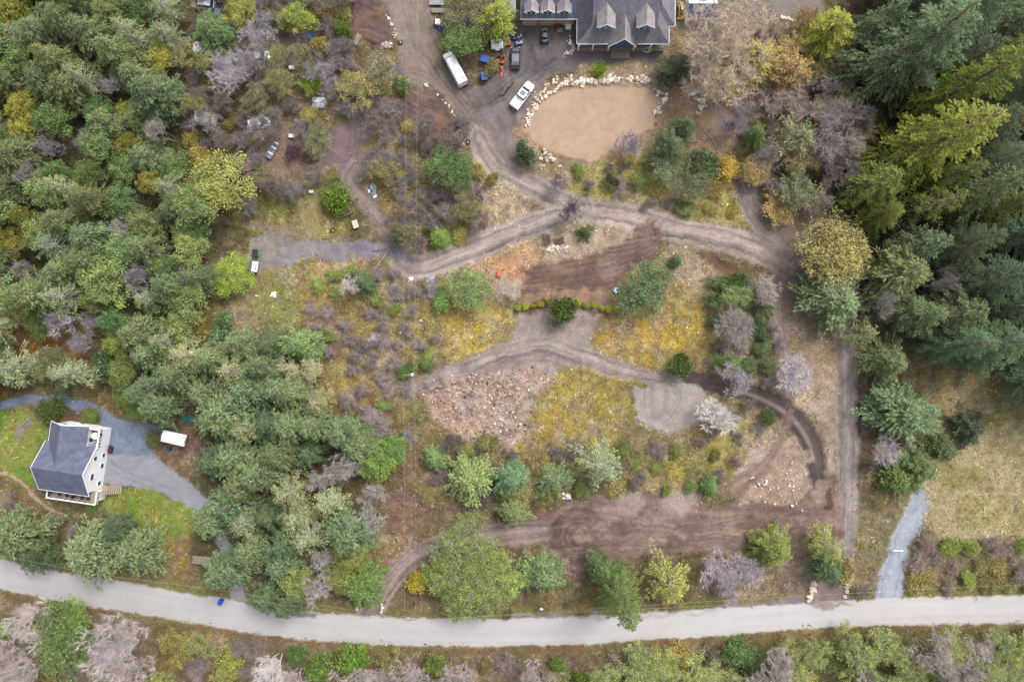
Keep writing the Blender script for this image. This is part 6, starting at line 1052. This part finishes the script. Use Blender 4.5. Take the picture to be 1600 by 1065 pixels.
# ---- planters, pallets, lumber, posts, logs
def planter(px, py, rz):
    x, y = W(px, py, .4); t = thing('planter_box', 'grey wooden planter box with dark soil under the bushy shrub', 'planter', (x, y, gz(x, y)), rz)
    for s in (-1, 1): part_box('plank', M_WOOD, t, (0, s * .8, .3), (2.2, .12, .6)); part_box('plank', M_WOOD, t, (s * 1.1, 0, .3), (.12, 1.5, .6))
    part_box('soil', simple('potting_soil', C(84,70,72), .95, var=.3, scale=8), t, (0, 0, .22), (2.08, 1.5, .4))
    for k in range(5): part_box('slat', M_BROWNW, t, (-.8 + .4 * k, 0, .45), (.07, 1.48, .04))
planter(538, 330, R(25))
def stack(px, py, rz, n, L, w, mat, label, name='lumber_stack'):
    x, y = W(px, py, .4); t = thing(name, label, 'lumber', (x, y, gz(x, y)), rz)
    for s in (-1, 1): part_box('bearer', M_WOOD, t, (s * L * .35, 0, .06), (.12, w, .12))
    for k in range(n):
        for q in range(3): part_box('plank', mat, t, (rng.uniform(-.08, .08), -w/2 + w * (q + .5) / 3, .17 + .11 * k), (L * rng.uniform(.92, 1), w / 3 * .9, .09))
stack(683, 3, 0, 4, 3.2, 1.2, M_STEEL, 'silver metal sheets stacked at the yard edge', 'sheet_stack'); stack(685, 16, 0, 3, 2.8, .9, M_WOOD, 'grey lumber stack beside the dirt yard'); stack(558, 61, R(65), 3, 2.2, 1.0, M_WOOD, 'grey plank stack leaning on first spoil bank'); stack(315, 875, R(-5), 3, 3.6, 1.5, M_WOOD, 'weathered wooden platform in the wood by the road', 'wood_platform'); stack(367, 37, R(88), 3, 2.0, 1.2, M_WOOD, 'wooden steps under the olive tree', 'wood_steps')
stack(888, 42, 0, 5, 1.0, .9, M_CARW, 'white boxes stacked by the garage door', 'box_stack'); stack(875, 47, 0, 3, 1.0, .8, M_STEEL, 'grey crates in front of the dark red tarp', 'crate_stack')
def log(px0, py0, px1, py1, r0, r1, label, colr=BK_PALE, name='fallen_trunk', z=.15, branch=4, group=None):
    (x0, y0), (x1, y1) = W(px0, py0), W(px1, py1); t = thing(name, label, 'log', (x0, y0, gz(x0, y0) + z), 0, group); a = Acc(); d = np.array([x1 - x0, y1 - y0, gz(x1, y1) - gz(x0, y0)]); L = np.linalg.norm(d); p = np.zeros(3); n = 5; side = np.array([-d[1], d[0], 0]) / L; bend = rng.uniform(-.06, .06)
    P = [d * k / n + side * L * bend * math.sin(3.14 * k / n) for k in range(n + 1)]
    for k in range(n): tube(a, P[k], P[k+1], r0 + (r1 - r0) * k / n, r0 + (r1 - r0) * (k + 1) / n, 7, 1, True)
    o = link('trunk', a.mesh('trunk', M_BARK), t); o.color = colr
    for k in range(branch):
        b = Acc(); u = rng.uniform(.35, .95); q = d * u + side * L * bend * math.sin(3.14 * u); e = q + d / L * rng.uniform(.4, 1.0) + side * rng.choice((-1, 1)) * rng.uniform(.5, 1.3) + np.array([0, 0, rng.uniform(0, .5)]); tube(b, q, e, r1 * .6, .015, 4, 1, True); o = link('branch', b.mesh('branch', M_BARK), t); o.color = colr
for a_ in ((440, 145, 495, 163, .14, .06, 'rusty barked trunk fallen across the white tarp', BK_RED), (462, 128, 505, 160, .12, .05, 'pale trunk fallen beside the rusty one', BK_PALE), (595, 175, 612, 160, .10, .05, 'short pale bent trunk beside second spoil bank', BK_PALE), (575, 182, 598, 166, .11, .05, 'pale crooked trunk beside turning pad', BK_PALE), (525, 118, 532, 148, .10, .05, 'pale snag under the purple grey tree', BK_PALE),
    (520, 718, 565, 690, .13, .06, 'long pale trunk fallen beneath the bright green tree', BK_PALE), (528, 728, 588, 682, .13, .06, 'second long pale trunk fallen beneath the bright green tree', BK_PALE), (545, 740, 575, 705, .10, .05, 'shorter straw trunk fallen beside two long ones', fol(186,170,120,1.1)), (510, 600, 518, 618, .11, .05, 'rust orange stick on the mustard slope', BK_RED), (1100, 205, 1120, 232, .16, .10, 'grey log fallen below the leafless bushes', BK_GREY),
    (580, 392, 605, 388, .10, .04, 'rusty limb lying across the gravel pad end', BK_RED), (598, 405, 610, 382, .09, .04, 'white bent limb beside the gravel pad', BK_PALE), (590, 415, 600, 402, .09, .04, 'white forked limb below the gravel pad', BK_PALE), (325, 455, 337, 483, .12, .08, 'rusty log on the mustard moss', BK_RED), (285, 442, 330, 443, .10, .05, 'pale straight pole lying at the forest edge', BK_PALE), (655, 300, 658, 312, .06, .05, 'yellow stick beneath the wires', GOLD),
    (760, 605, 782, 590, .08, .04, 'pale stick on the rubble field', BK_PALE), (265, 20, 290, 55, .12, .05, 'grey trunk fallen by the upper caravan', BK_GREY), (268, 72, 292, 84, .12, .05, 'rusty trunk beside the upper caravan', BK_RED), (400, 28, 425, 37, .12, .05, 'peach coloured trunk across the steel blue car', BK_RED), (512, 45, 530, 58, .09, .05, 'pale limb beside dark green shrub', BK_PALE), (32, 667, 48, 651, .12, .08, 'driftwood log on the lawn edge', BK_GREY), (1392, 300, 1424, 282, .12, .05, 'silver snag leaning between olive trees', BK_PALE), (140, 68, 150, 90, .12, .06, 'dark trunk fallen in the mixed forest', BK_GREY)):
    log(*a_)
# ---- boulder walls: every rock its own piece
def rock_mesh(seed):
    r = np.random.default_rng(seed); a = Acc(); n = 8; rings = []
    for p, z in ((.35, -.5), (.95, -.3), (1.05, .05), (.85, .38), (.45, .55)): rings.append([(p * math.cos(q) * .5 * r.uniform(.75, 1.2), p * math.sin(q) * .5 * r.uniform(.75, 1.2), z * r.uniform(.8, 1.15)) for q in np.linspace(0, 6.283, n + 1)[:-1]])
    loft(a, rings); return a
ROCKM = []
for k, cc in enumerate(((214,200,180),(190,176,160),(226,216,202),(172,160,148),(206,186,160))): a = rock_mesh(50 + k); a.c = [np.tile(C(*cc, 1.7), (len(c), 1)) for c in a.c]; ROCKM.append(a.mesh('boulder_shape', M_STONE))
def boulders(name, label, pts, n, smin, smax, width, seed, cat='wall'):
    q = smooth_line([(x, y, 1) for x, y in pts], 10); r = random.Random(seed); x0, y0 = W(*pts[0]); t = thing(name, label, cat, (x0, y0, gz(x0, y0))); zb = gz(x0, y0)
    for k in range(n):
        i = r.randrange(len(q) - 1); f = r.random(); px = q[i][0] + (q[i+1][0] - q[i][0]) * f + r.gauss(0, width); py = q[i][1] + (q[i+1][1] - q[i][1]) * f + r.gauss(0, width); s = r.uniform(smin, smax) * (1.4 if r.random() < .12 else 1); x, y = W(px, py)
        o = link('boulder', ROCKM[r.randrange(5)], t, (x - x0, y - y0, gz(x, y) - zb + s * .18), r.uniform(0, 6.28)); o.scale = (s * r.uniform(.8, 1.3), s * r.uniform(.7, 1.1), s * r.uniform(.6, .95))
boulders('boulder_wall', 'straight wall of large pale boulders above the sand pad', [(893,130),(925,128),(960,124),(1000,126),(1012,127)], 84, .45, 1.0, 3.2, 1); boulders('boulder_wall', 'curved stone wall along the sand pad beside pickup truck', [(822,196),(835,172),(855,150),(880,133),(892,118)], 110, .26, .55, 2.0, 2); boulders('boulder_wall', 'outer loose row of rocks between pickup truck and curved wall', [(820,185),(836,160),(850,140),(872,124)], 50, .26, .55, 3.2, 3); boulders('boulder_wall', 'short rock row at the narrow end of sand pad', [(1024,140),(1038,152),(1032,166),(1022,178)], 30, .3, .75, 2.4, 4); boulders('boulder_wall', 'pale rock row beside golden fronded tree', [(1084,142),(1092,152),(1096,165),(1096,175)], 34, .35, .75, 3.0, 5)
boulders('rock_pile', 'pile of pale rocks on the soil pad edge', [(858,388),(870,388),(886,386)], 40, .25, .6, 3.2, 6, 'rocks'); boulders('rock_pile', 'pale rocks heaped at the entrance apron corner', [(1262,935),(1268,922),(1273,914)], 22, .5, .95, 3.0, 7, 'rocks'); boulders('rock_row', 'row of white rocks beside pale scrub path', [(1218,27),(1235,31),(1262,33)], 24, .35, .6, 1.2, 8, 'rocks'); boulders('rock_row', 'rocks lining the entrance apron beside straw green bush', [(1322,912),(1321,925),(1320,935)], 14, .4, .7, 1.0, 9, 'rocks'); boulders('rock_row', 'rocks beside the little bed at blue trimmed house corner', [(885,55),(892,68),(895,82),(882,85)], 20, .3, .7, 2.5, 10, 'rocks'); boulders('rock_row', 'pale rocks along the edge of dirt yard spoil', [(603,25),(612,38),(618,62)], 12, .3, .55, 1.5, 11, 'rocks'); boulders('rock_row', 'pale rocks along the second spoil bank', [(665,132),(700,165),(718,195)], 14, .3, .55, 1.5, 12, 'rocks'); boulders('rock_row', 'rocks at the left side of entrance track mouth', [(555,955),(560,945)], 8, .3, .6, 1.2, 13, 'rocks'); boulders('rock_row', 'rocks at the right side of entrance track mouth', [(596,957),(598,945)], 8, .3, .6, 1.2, 14, 'rocks')
boulders('rock_pile', 'large stones dotted over the broken rock slope', [(1165,745),(1200,770),(1240,760),(1230,720)], 40, .2, .45, 11, 15, 'rocks'); boulders('rock_pile', 'large stones dotted over the rubble field', [(680,630),(740,600),(800,610),(760,670)], 70, .16, .38, 16, 16, 'rocks'); boulders('rock_pile', 'stones on the bank at the sand pad corner', [(845,243),(870,248)], 18, .3, .8, 4, 17, 'rocks')
# little planted row of shrubs, each one separate
for k, (px, py) in enumerate([(809,481),(821,479),(833,478),(844,475),(856,471),(902,473),(916,477),(929,477),(940,481),(951,483),(962,485)]): x, y = W(px, py); plant('shrub', x, y, 1.25, .9, fol(150,160,44), 'young round shrub in the planted row along soil pad', 'planted shrub row')
# ---- poles and wires
def pole(px, py, h, label, lamp=False, arm=0.0, transformer=False):
    x, y = W(px, py); z = gz(x, y); t = thing('utility_pole', label, 'pole', (x, y, z)); part_tube('shaft', M_WOOD, t, (0, 0, -.3), (0, 0, h), .16, .11); part_box('crossarm', M_WOOD, t, (0, 0, h - .4), (2.2, .12, .12), arm)
    ca, sa = math.cos(arm), math.sin(arm); tips = []
    for k in (-1, 0, 1): part_tube('insulator', M_CONC, t, (k * ca, k * sa, h - .33), (k * ca, k * sa, h - .12), .05); tips.append((x + k * ca, y + k * sa, z + h - .12))
    if transformer: part_tube('transformer', M_STEEL, t, (.35, 0, h - 1.6), (.35, 0, h - .7), .26, n=12)
    if lamp: part_tube('lamp_arm', M_STEEL, t, (0, 0, h - 1), (.5, 0, h - .6), .04); part_tube('lamp_head', M_CARW, t, (.55, 0, h - .62), (.55, 0, h - .45), .32, .2, 14)
    return tips
M_WIRE = simple('bare_wire', C(206,200,196), .4, metal=.2, var=.02)
def wire(p0, p1, label, sag=.8, r=.014, group=None):
    n = 12; a = Acc(); P = [np.array(p0) + (np.array(p1) - np.array(p0)) * k / n - np.array([0, 0, sag * 4 * (k / n) * (1 - k / n)]) for k in range(n + 1)]; o = P[0]
    for a0, b0 in zip(P[:-1], P[1:]): tube(a, a0 - o, b0 - o, r, r, 4)
    tag(link('power_line', a.mesh('power_line', M_WIRE), loc=tuple(o)), label, 'wire', group)
pA = pole(650, 582, 9.5, 'utility pole with white lamp between two dark green shrubs', True, 0.0, True); pB = pole(652, 938, 9.5, 'utility pole on the verge beside bright yellow bush'); pN = pole(656, -60, 9.5, 'utility pole far up the wires beyond the dirt yard', arm=0.0)
for i in (0, 2): wire(pA[i], pB[i], 'thin wire from the lamp pole down to the road pole', group='wires to the road pole'); wire(pA[i], pN[i], 'thin wire from the lamp pole up across the moss', group='wires up the slope')
pR = pole(1645, 889, 9.5, 'utility pole in the bramble belt', arm=R(88)); pE = pole(2050, 880, 9.5, 'utility pole further along the paved road', arm=R(88)); pL = pole(182, 878, 9.5, 'utility pole among the feathery firs', arm=R(75)); pW = pole(-90, 830, 9.5, 'utility pole beyond the roadside hedge', arm=R(75))
for i in (0, 2):
    wire(pB[i], pR[i], 'roadside wire above the verge beside tall road fir', 1.0, group='roadside wires by the tall fir'); wire(pR[i], pE[i], 'roadside wire beyond the bramble belt pole', 1.0, group='roadside wires by gravel driveway'); wire(pL[i], pB[i], 'roadside wire past the blue wheeled bin', 1.0, group='roadside wires by the blue bin'); wire(pW[i], pL[i], 'roadside wire over the feathery firs', 1.0, group='roadside wires by feathery firs')
def gate(px, py):
    x, y = W(px, py, .9); t = thing('bar_gate', 'white horizontal bar gate across the gravel driveway', 'gate', (x, y, gz(x, y)), R(-2)); part_tube('bar', M_CARW, t, (-1.0, 0, .9), (1.0, 0, .9), .06)
    for s in (-1, 1): part_tube('post', M_CARW, t, (s * 1.05, 0, -.1), (s * 1.05, 0, 1.05), .07); part_tube('cap', M_STEEL, t, (s * 1.05, 0, 1.05), (s * 1.05, 0, 1.1), .08)
gate(1404, 860)
def mailbox(px, py, label, m=M_CARW):
    x, y = W(px, py, 1.1); t = thing('mailbox', label, 'mailbox', (x, y, gz(x, y)), R(-12)); part_tube('post', M_WOOD, t, (0, 0, -.1), (0, 0, 1.0), .06); part_box('box', m, t, (0, 0, 1.15), (.55, .3, .3)); part_box('flag', M_RED, t, (.1, .17, 1.25), (.2, .02, .1)); part_box('door', M_STEEL, t, (.285, 0, 1.15), (.02, .26, .26))
mailbox(155, 911, 'white mailbox beside the paved road below feathery firs'); mailbox(846, 951, 'white mailbox on the mown verge')
def tyre_(px, py, label):
    x, y = W(px, py, .2); t = thing('old_tyre', label, 'tyre', (x, y, gz(x, y))); rings = []; 
    for a in np.linspace(0, 6.283, 15)[:-1]:
        rings.append([((.34 + .12 * math.cos(q)) * math.cos(a), (.34 + .12 * math.cos(q)) * math.sin(a), .13 + .12 * math.sin(q)) for q in np.linspace(0, 6.283, 7)[:-1]])
    a = Acc(); loft(a, rings + [rings[0]], caps=False); link('tread', a.mesh('tread', M_BLACK, True), t); part_tube('rim', M_STEEL, t, (0, 0, .1), (0, 0, .16), .22, n=12)
tyre_(731, 222, 'old tyre with pale rim beside dirt yard track'); tyre_(626, 66, 'old tyre beside plaster scrap at first spoil bank'); tyre_(520, 360, 'old tyre on the mustard moss beside mossy wheel tracks')
heap(722, 225, (1.1, .7), M_CLOTH, 'white plastic tub by the old tyre', 'plastic_tub', 30, .4, 'tub'); heap(400, 462, (.9, .3), M_CLOTH, 'white pipe length on the green moss', 'pipe_offcut', 31, .12, 'pipe'); heap(720, 391, (1.9, .5), M_CONC, 'pale rock outcrop in the wide dirt track', 'rock_outcrop', 32, .12, 'rock'); heap(1031, 707, (1.1, .35), M_CLOTH, 'white plank below the gravel clearing', 'plank_offcut', 33, .12, 'plank'); heap(1291, 829, (.8, .9), M_CLOTH, 'white stump top in the olive fir', 'white_stump', 34, .5, 'stump')
# ---------------------------------------------------------------- labels of look-alikes: told apart by size and neighbours
def relabel():
    tops = [o for o in col.objects if o.parent is None and o.get('category') in ('tree', 'shrub')]
    marks = [(W(270,685), 'the white canopy'), (W(395,415), 'the grey tin shed'), (W(1305,397), 'the yellow maple'), (W(402,87), 'the upper white car'), (W(428,231), 'the silver rowboat'), (W(652,938), 'the road pole'), (W(650,580), 'the lamp pole'), (W(500,160), 'the white tarp'), (W(1420,830), 'the gravel driveway'), (W(1515,667), 'the glossy conifer'), (W(580,530), 'the plastic scrap'), (W(885,775), 'the white sacks'), (W(740,895), 'the huge roadside tree'), (W(965,940), 'the tall road fir'), (W(343,941), 'the blue bin'), (W(1110,205), 'the grey log'), (W(1280,920), 'the entrance apron'), (W(1100,258), 'the grey green shrub'), (W(1235,575), 'the silvery tree'), (W(535,325), 'the planter box'), (W(553,1030), 'the rounded green bush'), (W(95,1000), 'the large laurel'), (W(712,104), 'the white van'), (W(350,515), 'the blue green bushes'), (W(100,735), 'the white house'), (W(1045,640), 'the gravel clearing'), (W(920,660), 'the yellow moss knoll')]
    cuts = (' crowded', ' in the', ' among the', ' on the', ' between', ' along', ' below', ' beyond', ' around', ' with rusty')
    def short(l):
        for c in cuts: l = l.split(c)[0]
        return l
    cnt = {}
    for o in tops: cnt[o['label']] = cnt.get(o['label'], 0) + 1
    pos = np.array([o.location[:2] for o in tops]); base = [o['label'] for o in tops]; size = np.array([o.scale[0] for o in tops]); new = {}
    for i, o in enumerate(tops):
        if cnt[base[i]] < 2 or 'planted row' in base[i]: continue
        s = short(base[i]); d = np.hypot(*(pos - pos[i]).T); same = [k for k in range(len(tops)) if base[k] == base[i]]; q = sorted(size[same]); sz = 'narrow ' if size[i] <= q[len(q) // 3] else ('wide ' if size[i] >= q[2 * len(q) // 3] else '')
        nb = [short(base[k]) for k in np.argsort(d)[1:9] if short(base[k]) != s]; nb = list(dict.fromkeys(nb))[:2]
        m = sorted((math.dist(pos[i], p), n) for p, n in marks); lm = m[0][1]
        def wrap(x): return ('an ' if x[0] in 'aeiou' else 'a ') + x
        cand = []
        if len(nb) == 2: cand.append(f'{sz}{s} between {nb[0]} and {nb[1]} near {lm}')
        if nb: cand.append(f'{sz}{s} next to {nb[0]} near {lm}')
        cand.append(f'{sz}{s} near {lm}')
        for c in cand:
            if len(c.split()) <= 16: break
        o['label'] = c; new[c] = new.get(c, 0) + 1
    for o in tops:
        l = o['label']
        if l in new: o['group'] = l if new[l] > 1 else o['group'].split(':')[0]
relabel()
